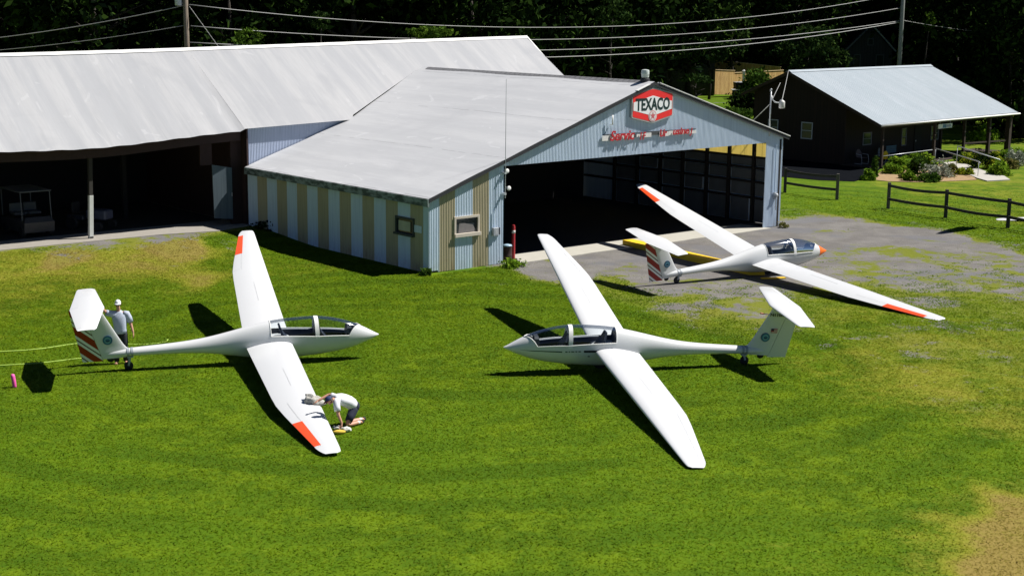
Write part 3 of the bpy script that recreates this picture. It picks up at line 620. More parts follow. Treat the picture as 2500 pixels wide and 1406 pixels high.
def extraB(root, fn):
    side_patch([(2.3, .535, .540), (2.0, .53, .55), (1.5, .545, .575), (1.2, .55, .585)], 1).build('side_stripe', M['darkteal'], root, True)
    side_patch([(.62, .575, .635), (.30, .59, .65), (.22, .64, .65)], 1).build('black_marking', M['blackpaint'], root, True)
    m = MB()
    for k, (a, b) in enumerate(((1.12, 1.06), (1.03, .99), (.96, .88), (.85, .80), (.77, .70))):
        g = side_patch([(a, .560+.006*k, .592+.006*k), (b, .560+.006*k, .592+.006*k)], 1); m.add(g.v, g.f)
    m.build('small_lettering', M['darkteal'], root)
    side_patch([(.50, .455, .485), (.44, .455, .485)], 1).build('vent', M['navy'], root)
    t = text_mesh('registration', 'N110KS', .14, M['blackpaint'], fn, width=.46, height=.085, extrude=.004, bold=.003)
    t.matrix_local = Matrix(((-1, 0, 0, -4.735), (0, 0, 1, .069), (0, 1, 0, 1.72), (0, 0, 0, 1)))
    m = MB(); y = .074
    m.add([(-4.59, y, 1.33), (-4.67, y, 1.33), (-4.67, y, 1.27), (-4.59, y, 1.27)], [(0, 1, 2, 3)], 0)
    for k in range(7):
        z1 = 1.33-k*.0172; z0 = z1-.0172; xl_ = -4.67 if k < 4 else -4.59; m.add([(xl_, y, z1), (-4.77, y, z1), (-4.77, y, z0), (xl_, y, z0)], [(0, 1, 2, 3)], 1+k % 2)
    m.box(-4.765, -4.595, .03, y-.002, 1.212, 1.325, 1)
    m.build('flag', [M['flag_blue'], M['red'], M['flag_pale']], fn)
    m = MB(); m.tube([(-4.50, 0, 1.70), (-4.22, 0, 1.735)], .010, 6); m.tube([(-4.34, 0, 1.72), (-4.23, 0, 1.735)], .022, 8)
    m.build('probe', plain('faded_red', (.40, .14, .09), .7, .1, 9), root)
PA = (-6.259, 38.715, .274, .129, .042); PB = (2.414, 38.266, 3.322, -.1325, .063); PC = (9.29, 52.72, .492, .136, .070)
gA = make_glider('white glider with red striped rudder and a man crouching at its near wingtip', PA, .042)
gB = make_glider('white glider facing left with plain white rudder and a small flag on its fin', PB, .063, striped=False, orange=False, extra=extraB)
gC = make_glider('white glider with orange nose tip in front of the open hangar', PC, .070, nose=True)
# a fourth one beyond the rail fence: only its low wing tip reaches into the picture
gD = make_glider('white wingtip of a parked glider behind the rail fence at the right edge', (31.2, 66.6, PI/2-.10, -.137, .05), .05, orange=False, striped=False)
# ------------------------------------------------------------------ people
def skin_body(name, joints, edges, mat, parent, root, sub=2, loc=None):
    names = list(joints); idx = {k: i for i, k in enumerate(names)}
    me = bpy.data.meshes.new(name); me.from_pydata([joints[k][0] for k in names], [(idx[a], idx[b]) for a, b in edges], []); me.materials.append(mat)
    o = bpy.data.objects.new(name, me); link(o, parent)
    sk = o.modifiers.new('skin', 'SKIN'); sk.use_smooth_shade = True; sk.branch_smoothing = .4
    d = me.skin_vertices[0].data
    for i, k in enumerate(names):
        r = joints[k][1]; d[i].radius = r if isinstance(r, tuple) else (r, r); d[i].use_root = (k == root)
    ss = o.modifiers.new('sub', 'SUBSURF'); ss.levels = sub; ss.render_levels = sub
    dg = bpy.context.evaluated_depsgraph_get(); m2 = bpy.data.meshes.new_from_object(o.evaluated_get(dg)); o.modifiers.clear(); o.data = m2; m2.name = name
    m2.polygons.foreach_set('use_smooth', [True]*len(m2.polygons)); return o
def hand(J, E, wrist, wp, d, side_v, curl_v, pre, L=.175):
    d, sv, cvv = Vector(d).normalized(), Vector(side_v).normalized(), Vector(curl_v).normalized(); wp = Vector(wp)
    J[pre+'palm'] = (wp+d*L*.35, (.028, .020)); E.append((wrist, pre+'palm'))
    for k, (s, l) in enumerate(((-.030, .40), (-.010, .47), (.011, .44), (.030, .34))):
        b = wp+d*L*.58+sv*s; J[f'{pre}k{k}'] = (b, .0105); m_ = b+d*L*l*.55+cvv*.012; J[f'{pre}m{k}'] = (m_, .0095); t = m_+d*L*l*.42+cvv*.026; J[f'{pre}t{k}'] = (t, .008)
        E += [(pre+'palm', f'{pre}k{k}'), (f'{pre}k{k}', f'{pre}m{k}'), (f'{pre}m{k}', f'{pre}t{k}')]
    b = wp+d*L*.30-sv*.040; t = b+d*L*.30-sv*.022+cvv*.016; J[pre+'th'] = (b, .013); J[pre+'tt'] = (t, .010); E += [(pre+'palm', pre+'th'), (pre+'th', pre+'tt')]
def head_parts(root, body_parent, c, fwd, up, cap, brim, hair, glasses=True):
    """face details and cap around a head centre c"""
    c, f, u = Vector(c), Vector(fwd).normalized(), Vector(up).normalized(); r = f.cross(u).normalized(); u = r.cross(f).normalized()
    def P(a, b, d): return c+r*a+f*b+u*d
    m = MB(); rs = []
    for k in range(7):
        e = k/6*PI/2*.98; rad = .088*math.cos(e); rs.append([P(rad*math.cos(a)*.92, rad*math.sin(a)*1.08-.004, .036+.098*math.sin(e)) for a in np.linspace(0, 2*PI, 20, endpoint=False)])
    m.rings(rs, False, True)
    b0 = [P(.078*math.cos(a), .083*math.sin(a), .046) for a in np.linspace(.25, PI-.25, 9)]; b1 = [P(.076*math.cos(a), .085+.065*math.sin(a), .040) for a in np.linspace(.1, PI-.1, 9)]
    ca = m.build('cap', cap, root, True)
    mb = MB(); mb.rings([b0, b1, [q-u*.008 for q in b1], [q-u*.008 for q in b0], b0], False, False, closed=False); mb.build('brim', brim, ca, True)
    m = MB()
    if glasses:
        for s in (-1, 1): m.lathe([(.001, -.006), (.023, -.005), (.026, 0), (.023, .005), (.001, .006)], (0, 0, 0), 12, ax='y')
        m.v = [tuple(P(v[0]+(-.033 if i < len(m.v)/2 else .033), v[1]+.097, v[2]+.006)) for i, v in enumerate(m.v)]
        m.beam(P(-.075, .09, .01), P(.075, .09, .01), .01, .01); m.build('sunglasses', M['blackpaint'], root, True)
    m = MB(); rs = []
    for k in range(4):
        zz = .045-.03*k; rs.append([P(.090*math.cos(a), .092*math.sin(a)-.01, zz) for a in np.linspace(PI+.35, 2*PI-.35, 11)])
    m.rings(rs, False, False, closed=False); m.build('hair', hair, root, True)
def garment(name, torso, side, sleeves, mat, parent, n=24):
    m = MB(); sv = Vector(side).normalized(); C_ = [Vector(t[0]) for t in torso]; rs = []
    for i, (c, a, b) in enumerate(torso):
        d = (C_[min(i+1, len(C_)-1)]-C_[max(i-1, 0)]).normalized(); f = sv.cross(d).normalized(); s2 = d.cross(f).normalized()
        rs.append([Vector(c)+s2*(a*math.copysign(abs(math.cos(t))**.85, math.cos(t)))+f*(b*math.copysign(abs(math.sin(t))**.9, math.sin(t)))+d*(.008*math.sin(5*t+i*1.7)) for t in np.linspace(0, 2*PI, n, endpoint=False)])
    m.rings(rs, True, True)
    for pts in sleeves: m.tube([p for p, _ in pts], [q_ for _, q_ in pts], 14)
    return m.build(name, mat, parent, True)
def head_joints(J, E, neck, c, fwd, up):
    c, f, u = Vector(c), Vector(fwd).normalized(), Vector(up).normalized(); r = f.cross(u).normalized()
    J['skull'] = (c+u*.030-f*.012, (.074, .086)); J['crown'] = (c+u*.080-f*.01, (.05, .056)); J['jaw'] = (c-u*.048+f*.020, (.055, .056)); J['chin'] = (c-u*.090+f*.046, (.028, .028)); J['nose'] = (c+f*.108-u*.012, .013); J['nosb'] = (c+f*.078+u*.0, .028)
    E += [(neck, 'jaw'), ('jaw', 'skull'), ('skull', 'crown'), ('jaw', 'chin'), ('skull', 'nosb'), ('nosb', 'nose')]
    for s, n in ((-1, 'earl'), (1, 'earr')): J[n] = (c+r*s*.085-u*.005-f*.01, .014); E.append(('skull', n))
# standing man behind the striped tail of the left glider
PM = G(297, 889)
pm = thing('person', 'man in white cap, sunglasses and pale grey t-shirt standing behind a glider tail', 'person', (PM.x, PM.y, 0))
fw = Vector((.18, -.98, 0)); rt = Vector((-.98, -.18, 0))       # facing the camera; his right is image left
def q(r_, f, z): return tuple(rt*r_+fw*f+Vector((0, 0, z)))
J = {}; E = []
J['pel'] = (q(0, 0, .93), .10); J['waist'] = (q(0, 0, 1.08), .10); J['chest'] = (q(.01, .0, 1.28), .095); J['base'] = (q(.015, .0, 1.40), .062); J['neck'] = (q(.02, .015, 1.52), .052)
E += [('pel', 'waist'), ('waist', 'chest'), ('chest', 'base'), ('base', 'neck')]
HC = q(.03, .035, 1.645); head_joints(J, E, 'neck', HC, Vector((.18, -.98, -.1)), (0, 0, 1))
for s, n in ((1, 'r'), (-1, 'l')):
    J['hip'+n] = (q(s*.09, 0, .87), .095); J['kn'+n] = (q(s*.11, .03, .49), .062); J['an'+n] = (q(s*.12, -.01, .10), .042); J['toe'+n] = (q(s*.14, .15, .035), (.035, .028))
    E += [('pel', 'hip'+n), ('hip'+n, 'kn'+n), ('kn'+n, 'an'+n), ('an'+n, 'toe'+n)]
J['shl'] = (q(-.19, -.01, 1.40), .062); J['ell'] = (q(-.27, -.04, 1.13), .045); J['wrl'] = (q(-.33, .03, .90), .031); E += [('base', 'shl'), ('shl', 'ell'), ('ell', 'wrl')]
J['shr'] = (q(.19, .03, 1.42), .062); J['elr'] = (q(.36, .10, 1.46), .045); J['wrr'] = (q(.50, .20, 1.70), .031); E += [('base', 'shr'), ('shr', 'elr'), ('elr', 'wrr')]
hand(J, E, 'wrl', J['wrl'][0], Vector(q(-.05, .05, -.3)), fw, rt, 'L'); hand(J, E, 'wrr', J['wrr'][0], Vector(q(.2, .12, .12)), fw, (0, 0, -1), 'R')
skin_body('body', J, E, M['skin'], pm, 'pel')
garment('tshirt', [(q(0, 0, .86), .172, .130), (q(0, 0, .94), .170, .132), (q(0, .01, 1.06), .168, .138), (q(.005, .01, 1.18), .180, .140), (q(.01, 0, 1.28), .195, .135), (q(.012, 0, 1.36), .190, .115), (q(.015, 0, 1.42), .135, .085), (q(.018, .01, 1.465), .070, .065)], rt,
        [[(q(-.10, 0, 1.385), .085), (q(-.19, -.01, 1.375), .088), (q(-.235, -.025, 1.27), .082), (q(-.265, -.035, 1.15), .082)], [(q(.10, 0, 1.385), .085), (q(.19, .03, 1.39), .090), (q(.27, .06, 1.415), .085), (q(.345, .09, 1.44), .082)]], M['tee_grey'], pm)
garment('trousers', [(q(0, 0, .80), .165, .115), (q(0, 0, .88), .168, .128), (q(0, 0, .96), .158, .120), (q(0, 0, 1.0), .150, .112)], rt,
        [[(q(s_*.085, 0, .90), .095), (q(s_*.09, 0, .80), .098), (q(s_*.105, .02, .62), .088), (q(s_*.11, .03, .48), .075), (q(s_*.115, .01, .28), .070), (q(s_*.12, 0, .09), .066)] for s_ in (1, -1)], M['trousers'], pm)
for s in (1, -1):
    skin_body('shoe', {'a': (q(s*.12, -.05, .055), (.048, .045)), 'b': (q(s*.13, .06, .05), (.05, .04)), 'c': (q(s*.145, .17, .04), (.045, .032))}, [('a', 'b'), ('b', 'c')], M['tan_shoe'], pm, 'a')
head_parts(pm, pm, HC, Vector((.18, -.98, -.1)), (0, 0, 1), M['capwhite'], M['capwhite'], M['hair'])
def blob(name, c, r, mat, seed, n=14, amp=.25):
    rnd = random.Random(seed); m = MB(); rs = []; ph = [rnd.uniform(0, 6) for _ in range(6)]
    for i in range(1, n):
        a = PI*i/n; ring = []
        for k in range(20):
            b = 2*PI*k/20; w = 1+amp*(math.sin(3*b+ph[0]+2*a)+.6*math.sin(5*b+ph[1]-3*a)+.5*math.sin(7*a+ph[2]+2*b))*.5
            ring.append((c[0]+r[0]*w*math.sin(a)*math.cos(b), c[1]+r[1]*w*math.sin(a)*math.sin(b), c[2]+r[2]*w*math.cos(a)))
        rs.append(ring)
    return m.rings(rs, True, True).build(name, mat, None, True)
hp = PM+Vector(J['wrr'][0])+Vector(q(.12, .08, .06))
o = blob('rag', (0, 0, 0), (.17, .13, .07), M['rag'], 3); o.location = hp+Vector((-.02, -.02, -.02)); tag(o, 'white polishing rag pressed on the tailplane of a glider', 'rag')
# crouching man wiping the near wing of the left glider
PK = G(852, 1044)
pk = thing('person', 'man in navy cap, white t-shirt and dark shorts kneeling beside a wingtip', 'person', (PK.x-.02, PK.y, 0)); pk.scale = (.93, .93, .93)
J = {}; E = []
J['pel'] = (( .10, .30, .47), .09); J['waist'] = ((.02, .24, .58), .09); J['chest'] = ((-.17, .15, .67), .09); J['base'] = ((-.285, .085, .70), .06); J['neck'] = ((-.355, .03, .72), .06)
E += [('pel', 'waist'), ('waist', 'chest'), ('chest', 'base'), ('base', 'neck')]
HK = (-.45, -.04, .69); FK = Vector((-.72, -.30, -.50)); UK = Vector((-.45, -.10, .75)); head_joints(J, E, 'neck', HK, FK, UK)
for s, n, dx, dy in ((1, 'f', .02, .16), (-1, 'n', .0, -.06)):
    J['hip'+n] = ((.10+dx*.5, .30+dy*.6, .42), .10); J['kn'+n] = ((-.02+dx, .02+dy*1.4+.02, .075), .066); J['an'+n] = ((.27+dx, .34+dy*1.2, .075), .044); J['toe'+n] = ((.36+dx, .42+dy*1.2, .05), (.035, .03))
    E += [('pel', 'hip'+n), ('hip'+n, 'kn'+n), ('kn'+n, 'an'+n), ('an'+n, 'toe'+n)]
SP = (G(834, 1051)-PK)/.93
J['shn'] = ((-.27, -.06, .66), .062); J['eln'] = ((-.22, -.16, .38), .045); J['wrn'] = ((SP.x+.02, SP.y+.06, .17), .032); E += [('base', 'shn'), ('shn', 'eln'), ('eln', 'wrn')]
J['shf'] = ((-.30, .22, .72), .060); J['elf'] = ((-.50, .30, .76), .045); J['wrf'] = ((-.72, .16, .66), .032); E += [('base', 'shf'), ('shf', 'elf'), ('elf', 'wrf')]
hand(J, E, 'wrn', J['wrn'][0], (-.1, -.25, -.6), (1, 0, 0), (0, -1, -.2), 'N'); hand(J, E, 'wrf', J['wrf'][0], (-.8, -.35, -.35), (0, 1, 0), (0, 0, -1), 'F')
skin_body('body', J, E, M['skin'], pk, 'pel')
garment('tshirt', [((.115, .315, .475), .150, .125), ((.07, .285, .525), .165, .145), ((.01, .245, .585), .170, .150), ((-.08, .195, .64), .178, .145), ((-.17, .15, .68), .185, .135), ((-.245, .11, .705), .165, .115), ((-.29, .08, .715), .110, .085), ((-.325, .055, .715), .070, .066)], (.05, -.28, -.06),
        [[((-.25, .03, .70), .085), ((-.27, -.05, .65), .088), ((-.255, -.10, .55), .082), ((-.238, -.13, .46), .082)], [((-.25, .15, .71), .085), ((-.31, .22, .715), .085), ((-.385, .25, .73), .080), ((-.44, .275, .745), .078)]], M['tee_white'], pk)
garment('shorts', [((.20, .36, .41), .10, .085), ((.165, .345, .435), .150, .125), ((.12, .32, .475), .158, .128), ((.07, .285, .525), .150, .120)], (.05, -.28, -.06),
        [[((.12+dx*.5, .31+dy*.6, .45), .12), ((.10+dx*.5, .27+dy*.8, .38), .115), ((.05+dx, .17+dy*1.1, .27), .100), ((.015+dx, .09+dy*1.3, .175), .094)] for dx, dy in ((.02, .16), (.0, -.06))], M['navyshorts'], pk)
for s, n, dx, dy in ((1, 'f', .02, .16), (-1, 'n', .0, -.06)):
    a, t = Vector(J['an'+n][0]), Vector(J['toe'+n][0])
    skin_body('sock', {'a': (a+Vector((-.08, -.085, .0)), .05), 'b': (a, .052)}, [('a', 'b')], M['sock'], pk, 'a')
    skin_body('shoe', {'a': (a+Vector((.03, .03, .05)), (.046, .05)), 'b': (a+Vector((.05, .06, -.02)), (.048, .05)), 'c': (t+Vector((.0, .0, -.005)), (.042, .038))}, [('a', 'b'), ('b', 'c')], M['shoe'], pk, 'a')
head_parts(pk, pk, HK, FK, UK, M['capnavy'], M['capbrim'], M['hair'])
o = blob('fleece_duster', (0, 0, 0), (.26, .17, .11), M['fleece'], 5, 14, .35); o.location = G(766, 977, .40); o.rotation_euler = (0, .25, -.5); tag(o, 'shaggy grey fleece duster held over the wing by a kneeling man', 'duster')
o = blob('sponge', (0, 0, 0), (.15, .065, .05), M['sponge'], 8, 10, .06); o.location = G(828, 1054, .05); o.rotation_euler = (0, 0, .15); tag(o, 'yellow sponge on the grass under a kneeling man\'s hand', 'sponge')
o = blob('cloth', (0, 0, 0), (.12, .08, .06), M['rag'], 9, 12, .25); o.location = G(845, 1048, .06); tag(o, 'white cloth bunched beside the yellow sponge on the grass', 'cloth')
o = blob('rag', (0, 0, 0), (.11, .07, .045), M['rag'], 19, 12, .25); o.location = G(823, 1044, .05); tag(o, 'crumpled white rag on the grass just left of the yellow sponge', 'rag')
# pink foam roll and the tow ropes
m = MB(); b = G(33, 947); m.tube([(b.x+.02, b.y+.04, .0), (b.x+.015, b.y+.04, .03), (b.x+.0, b.y+.05, .16), (b.x-.02, b.y+.06, .28), (b.x-.03, b.y+.07, .33), (b.x-.03, b.y+.07, .345)], [.04, .05, .052, .052, .045, .02], 14)
tag(m.build('foam_roll', M['pink'], None, True), 'pink foam roll standing on the grass near the left edge', 'foam roll')
def rope(pts, label):
    w = [G(a, b_, .025) for a, b_ in pts]; m = MB(); m.tube(w, .016, 6); tag(m.build('tow_rope', M['rope'], None, True), label, 'rope', 'tow ropes lying on the grass')
rope([(-40, 861), (0, 858), (60, 855), (110, 850), (160, 842), (200, 837), (250, 836), (310, 840), (345, 841), (385, 838), (405, 834), (411, 829), (404, 828)], 'yellow green rope lying on the grass, the farther one behind the glider tail')
rope([(-40, 893), (0, 892), (50, 889), (90, 887), (140, 881), (190, 875), (215, 873)], 'yellow green rope lying on the grass, the nearer one left of the striped rudder')
# ------------------------------------------------------------------ hangar
hg = thing('hangar', 'pale blue and tan striped metal hangar with a wide open front and white gable roof', 'hangar', HO, HA)
WH, HL, UA, HAP, HR = 19.587, 2.719, 11.249, 6.535, 4.0
def roofz(u): return HL+(HAP-HL)*u/UA if u < UA else HAP+(HR-HAP)*(u-UA)/(WH-UA)
def corr_wall(segs, a0, a1, fn_int, fixed, axis, amp=.009, period=.0762, mat_of=None, sgn=1):
    m = MB(); n = int((a1-a0)/(period/4)); st = (a1-a0)/n
    cuts = sorted(set([a0+i*st for i in range(n+1)]+[c for c in segs if a0 < c < a1]))
    for a, b in zip(cuts[:-1], cuts[1:]):
        mid = (a+b)/2; da, db = amp*math.sin(2*PI*a/period), amp*math.sin(2*PI*b/period)
        for z0, za, zb in fn_int(mid, a, b):
            P = (lambda t, d, z: (t, fixed+sgn*d, z)) if axis == 0 else (lambda t, d, z: (fixed+sgn*d, t, z))
            m.add([P(a, da, z0), P(b, db, z0), P(b, db, zb), P(a, da, za)], [(0, 1, 2, 3)], mat_of(mid) if mat_of else 0)
    return m
W1 = (1.16, 2.28, 1.27, 1.93)      # front window u0,u1,z0,z1
def fint(mid, a, b):
    ta, tb = roofz(a)-.03, roofz(b)-.03
    if mid < 3.485:
        if W1[0] < mid < W1[1]: return [(0, W1[2], W1[2]), (W1[3], ta, tb)]
        return [(.02 if mid > .4 else .08, ta, tb)]
    if mid < 18.45: zl = 3.68+.006*(mid-3.5); return [(zl, ta, tb)]
    return [(.02, ta, tb)]
def fmat(u): return 1 if .46 < u < 1.18 or 2.0 < u < 2.77 else 0
corr_wall([W1[0], W1[1], .46, 1.18, 2.0, 2.77, 3.485, 18.45, UA], 0, WH, fint, 0, 0, mat_of=fmat).build('front_wall', [M['blue_metal'], M['tan_metal']], hg)
W2 = (.90, 2.0, 1.27, 1.86)
def lint(mid, a, b):
    if W2[0] < mid < W2[1]: return [(0, W2[2], W2[2]), (W2[3], HL-.03, HL-.03)]
    return [(0, HL-.03, HL-.03)]
SE = [.35+.772*k for k in range(17)]
corr_wall(SE+[W2[0], W2[1]], 0, 12.8, lint, 0, 1, mat_of=lambda v: 0 if (v < .35 or int((v-.35)/.772) % 2) else 1).build('side_wall', [M['blue_metal'], M['tan_metal']], hg)
# inner linings, rear wall, right wall with its fibreglass light band
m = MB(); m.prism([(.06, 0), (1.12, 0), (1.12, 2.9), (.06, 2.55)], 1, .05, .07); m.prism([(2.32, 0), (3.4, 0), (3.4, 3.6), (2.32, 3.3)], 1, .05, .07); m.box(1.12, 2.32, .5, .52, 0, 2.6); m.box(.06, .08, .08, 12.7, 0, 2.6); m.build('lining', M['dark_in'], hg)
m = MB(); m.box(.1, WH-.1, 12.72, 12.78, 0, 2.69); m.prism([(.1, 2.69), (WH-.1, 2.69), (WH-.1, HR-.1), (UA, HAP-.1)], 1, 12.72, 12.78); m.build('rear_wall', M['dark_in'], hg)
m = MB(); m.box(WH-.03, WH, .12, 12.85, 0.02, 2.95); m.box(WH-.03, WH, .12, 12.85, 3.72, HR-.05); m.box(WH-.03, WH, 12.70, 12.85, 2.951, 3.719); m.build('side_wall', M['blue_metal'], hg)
for k in range(12): MB().box(WH-.022, WH-.008, .12+k*1.05, 1.15+k*1.05, 2.952+.03*(k%3==1), 3.718).build('light_band', M['fibre'], hg)
m = MB()
for k, (va, vb) in enumerate(((.12, 1.40), (1.56, 2.83), (3.05, 4.18), (4.42, 5.7), (5.95, 7.15), (7.4, 8.7), (8.95, 10.3))):
    for j, (za, zb) in enumerate(((.06, 1.05), (1.22, 1.78), (1.93, 2.38), (2.55, 2.93))):
        if (k*4+j) % 9 == 4: va2 = va+.25
        else: va2 = va
        m.box(WH-.10, WH-.035, va2, vb, za, zb)
m.build('insulation_panel', M['panelgrey'], hg)
for v in (.06, 1.48, 2.94, 4.30, 5.82, 7.28, 8.83, 10.4): MB().box(WH-.24, WH-.11, v-.07, v+.07, 0, HR-.12).build('stud', M['dark_in'], hg)
for z in (1.13, 1.85, 2.47, 2.96): MB().box(WH-.20, WH-.115, .1, 12.6, z-.05, z+.05).build('girt', M['dark_in'], hg)
# roof
def roof_slab(name, top, mat, thick=.07, parent=hg, smooth=False):
    n = len(top); m = MB(); m.rings([[(x, y, z-thick) for x, y, z in top], [tuple(p) for p in top]], True, True); return m.build(name, mat, parent)
eL = -.12; sl_ = (HAP-HL)/UA; sr_ = (HAP-HR)/(WH-UA)
lf = lambda u: HL+sl_*u+.06
rt_ = lambda u: HAP-sr_*(u-UA)+.06
m = MB(); V0 = -.13
def grid(m, P, nu, nv, mi=0):
    vs = [P(i/nu, j/nv) for j in range(nv+1) for i in range(nu+1)]
    m.add(vs, [(j*(nu+1)+i, j*(nu+1)+i+1, (j+1)*(nu+1)+i+1, (j+1)*(nu+1)+i) for j in range(nv) for i in range(nu)], mi)
def backv(u): return 12.72 if u < 5.25 else 12.72+(u-5.25)*(15.53-12.72)/(UA-5.25)
def PL(a, b):
    u = eL+(UA-eL)*a; v = V0+(backv(u)-V0)*b
    return (u, v, lf(u)+.015*math.sin(v*1.1+u)*math.sin(u*.9)-.02*math.sin(PI*a)*(.5+.5*math.sin(v*.8)))
grid(m, PL, 40, 40)
rf = m.build('roof', M['hangar_roof'], hg, True)
m = MB()
grid(m, lambda a, b: (UA+(WH+.22-UA)*a, V0+(15.5-V0)*b, rt_(UA+(WH+.22-UA)*a)), 6, 12); m.build('roof', M['hangar_roof'], hg, True)
m = MB()   # roof deck below the sheets
m.rings([[(eL+.02, V0+.03, lf(eL)-.10), (UA, V0+.03, HAP-.04), (WH+.2, V0+.03, rt_(WH+.2)-.10)], [(eL+.02, 12.6, lf(eL)-.10), (UA, 12.6, HAP-.04), (WH+.2, 12.6, rt_(WH+.2)-.10)]], False, False, closed=False); m.build('roof_deck', M['dark_in'], hg)
m = MB()
for (ua_, za), (ub, zb) in (((eL, lf(eL)), (UA, HAP+.06)), ((UA, HAP+.06), (WH+.22, rt_(WH+.22)))):
    m.rings([[(ua_, V0-.03, za-.015), (ua_, V0, za-.015), (ua_, V0, za-.145), (ua_, V0-.03, za-.145)], [(ub, V0-.03, zb-.015), (ub, V0, zb-.015), (ub, V0, zb-.145), (ub, V0-.03, zb-.145)]], True, True)
m.build('rake_board', M['fascia_dark'], hg)
m = MB(); m.rings([[(UA+.25, V0-.06, HAP+.005), (UA+.25, V0+.09, HAP+.005), (UA+.25, V0+.09, HAP+.035), (UA+.25, V0-.06, HAP+.035)], [(WH+.26, V0-.06, rt_(WH+.26)+.012), (WH+.26, V0+.09, rt_(WH+.26)+.012), (WH+.26, V0+.09, rt_(WH+.26)+.045), (WH+.26, V0-.06, rt_(WH+.26)+.045)]], True, True)
m.rings([[(UA-1.0, V0-.06, lf(UA-1.0)+.005), (UA-1.0, V0+.09, lf(UA-1.0)+.005), (UA-1.0, V0+.09, lf(UA-1.0)+.03), (UA-1.0, V0-.06, lf(UA-1.0)+.03)], [(UA-.3, V0-.06, lf(UA-.3)+.005), (UA-.3, V0+.09, lf(UA-.3)+.005), (UA-.3, V0+.09, lf(UA-.3)+.03), (UA-.3, V0-.06, lf(UA-.3)+.03)]], True, True)
m.build('rake_trim', M['rake_white'], hg)
MB().box(eL-.05, eL+.02, V0-.02, 12.7, HL-.27, HL+.0).build('eave_fascia', M['peel'], hg)
m = MB(); n = 44
for k in range(n):
    v0, v1 = V0+.7+(14.9-V0-.7)*k/n, V0+.7+(14.9-V0-.7)*(k+1)/n
    m.rings([[(UA-.24, v, HAP-.02), (UA-.05, v, HAP+.085), (UA+.05, v, HAP+.085), (UA+.22, v, HAP+.0)] for v in (v0, v1-.02)], False, False, closed=False)
m.build('ridge_cap', plain('dark_ridge_cap', (.17, .17, .18), .8, .5, 5), hg)
m = MB(); m.lathe([(.20, -.02), (.19, .10), (.13, .13), (.13, .16)], (UA, .42, HAP+.05), 16); bs_ = m.build('vent_base', M['fascia_dark'], rf, True, .6)
m = MB(); m.lathe([(.12, 0), (.155, .02), (.158, .13), (.165, .14), (.165, .27), (.15, .31), (.05, .33)], (UA, .42, HAP+.20), 20); m.build('roof_vent', plain('pale_green_vent', (.55, .60, .57), .4, .08, 6, .1), rf, True, .6)
# windows
def window(parent, u0, u1, z0, z1, v, axis, fm_, out=-1, fw_=.07, sill=False):
    def bx(m, a0, a1, b0, b1, za, zb): m.box(a0, a1, min(b0, b1), max(b0, b1), za, zb) if axis == 0 else m.box(min(b0, b1), max(b0, b1), a0, a1, za, zb)
    m = MB(); o0, o1 = v+out*.05, v-out*.06
    bx(m, u0-.03, u1+.03, o0, o1, z1-fw_*.6, z1+.04); bx(m, u0-.03, u0+fw_*.7, o0, o1, z0, z1-fw_*.6); bx(m, u1-fw_*.7, u1+.03, o0, o1, z0, z1-fw_*.6)
    w_ = m.build('window', fm_, parent)
    m = MB(); bx(m, u0-.04, u1+.05, v+out*.12, o1, z0-.05, z0+(.07 if sill else .03)); m.build('sill', fm_, w_)
    m = MB(); bx(m, u0+fw_*.7, u1-fw_*.7, v-out*.02, v-out*.03, z0+.03, z1-fw_*.6); m.build('pane', M['pane'], w_)
    return w_
w_ = window(hg, *W1[:2], *W1[2:], 0, 0, plain('pale_window_wood', (.50, .45, .38), .8, .15, 5), sill=True)
MB().rings([[(1.35, .012, 1.36), (1.4, .012, 1.36), (1.4, .012, 1.36)], [(1.40, .012, 1.75), (2.02, .012, 1.62), (2.2, .012, 1.36)]], False, False, closed=False).build('curtain', plain('grey_cloth', (.16, .15, .15), .9, .2, 8), w_)
w_ = window(hg, *W2[:2], *W2[2:], 0, 1, plain('green_grey_window', (.045, .055, .05), .8, .2, 5))
MB().box(-.012, -.008, 1.12, 1.85, 1.38, 1.75).build('blind', plain('cream_blind', (.42, .42, .30), .8, .35, 3), w_)
MB().box(-.022, -.012, .42, .90, 1.42, 1.68).build('patch', M['blue_metal'], hg)
def htag(o, label, cat, group=None): o.location = HO; o.rotation_euler = (0, 0, HA); return tag(o, label, cat, group)
# floor
fl = MB().box(.05, WH-.05, 1.35, 12.7, -.1, .035).build('floor', M['shade_floor']); fl.location = HO; fl.rotation_euler = (0, 0, HA); tag(fl, kind='structure')  # same slab as the pale strip, its shade put into the colour
m = MB(); rnd = random.Random(4); top = [(3.4, -.38)]+[(3.4+15.2*k/24, -.34+.05*rnd.uniform(-1, 1)) for k in range(1, 24)]+[(18.6, -.34)]
m.prism(top+[(18.55, 1.348), (3.5, 1.348)], 2, -.1, .028); fl = m.build('concrete_strip', M['pale_concrete']); fl.location = HO; fl.rotation_euler = (0, 0, HA); tag(fl, kind='structure')
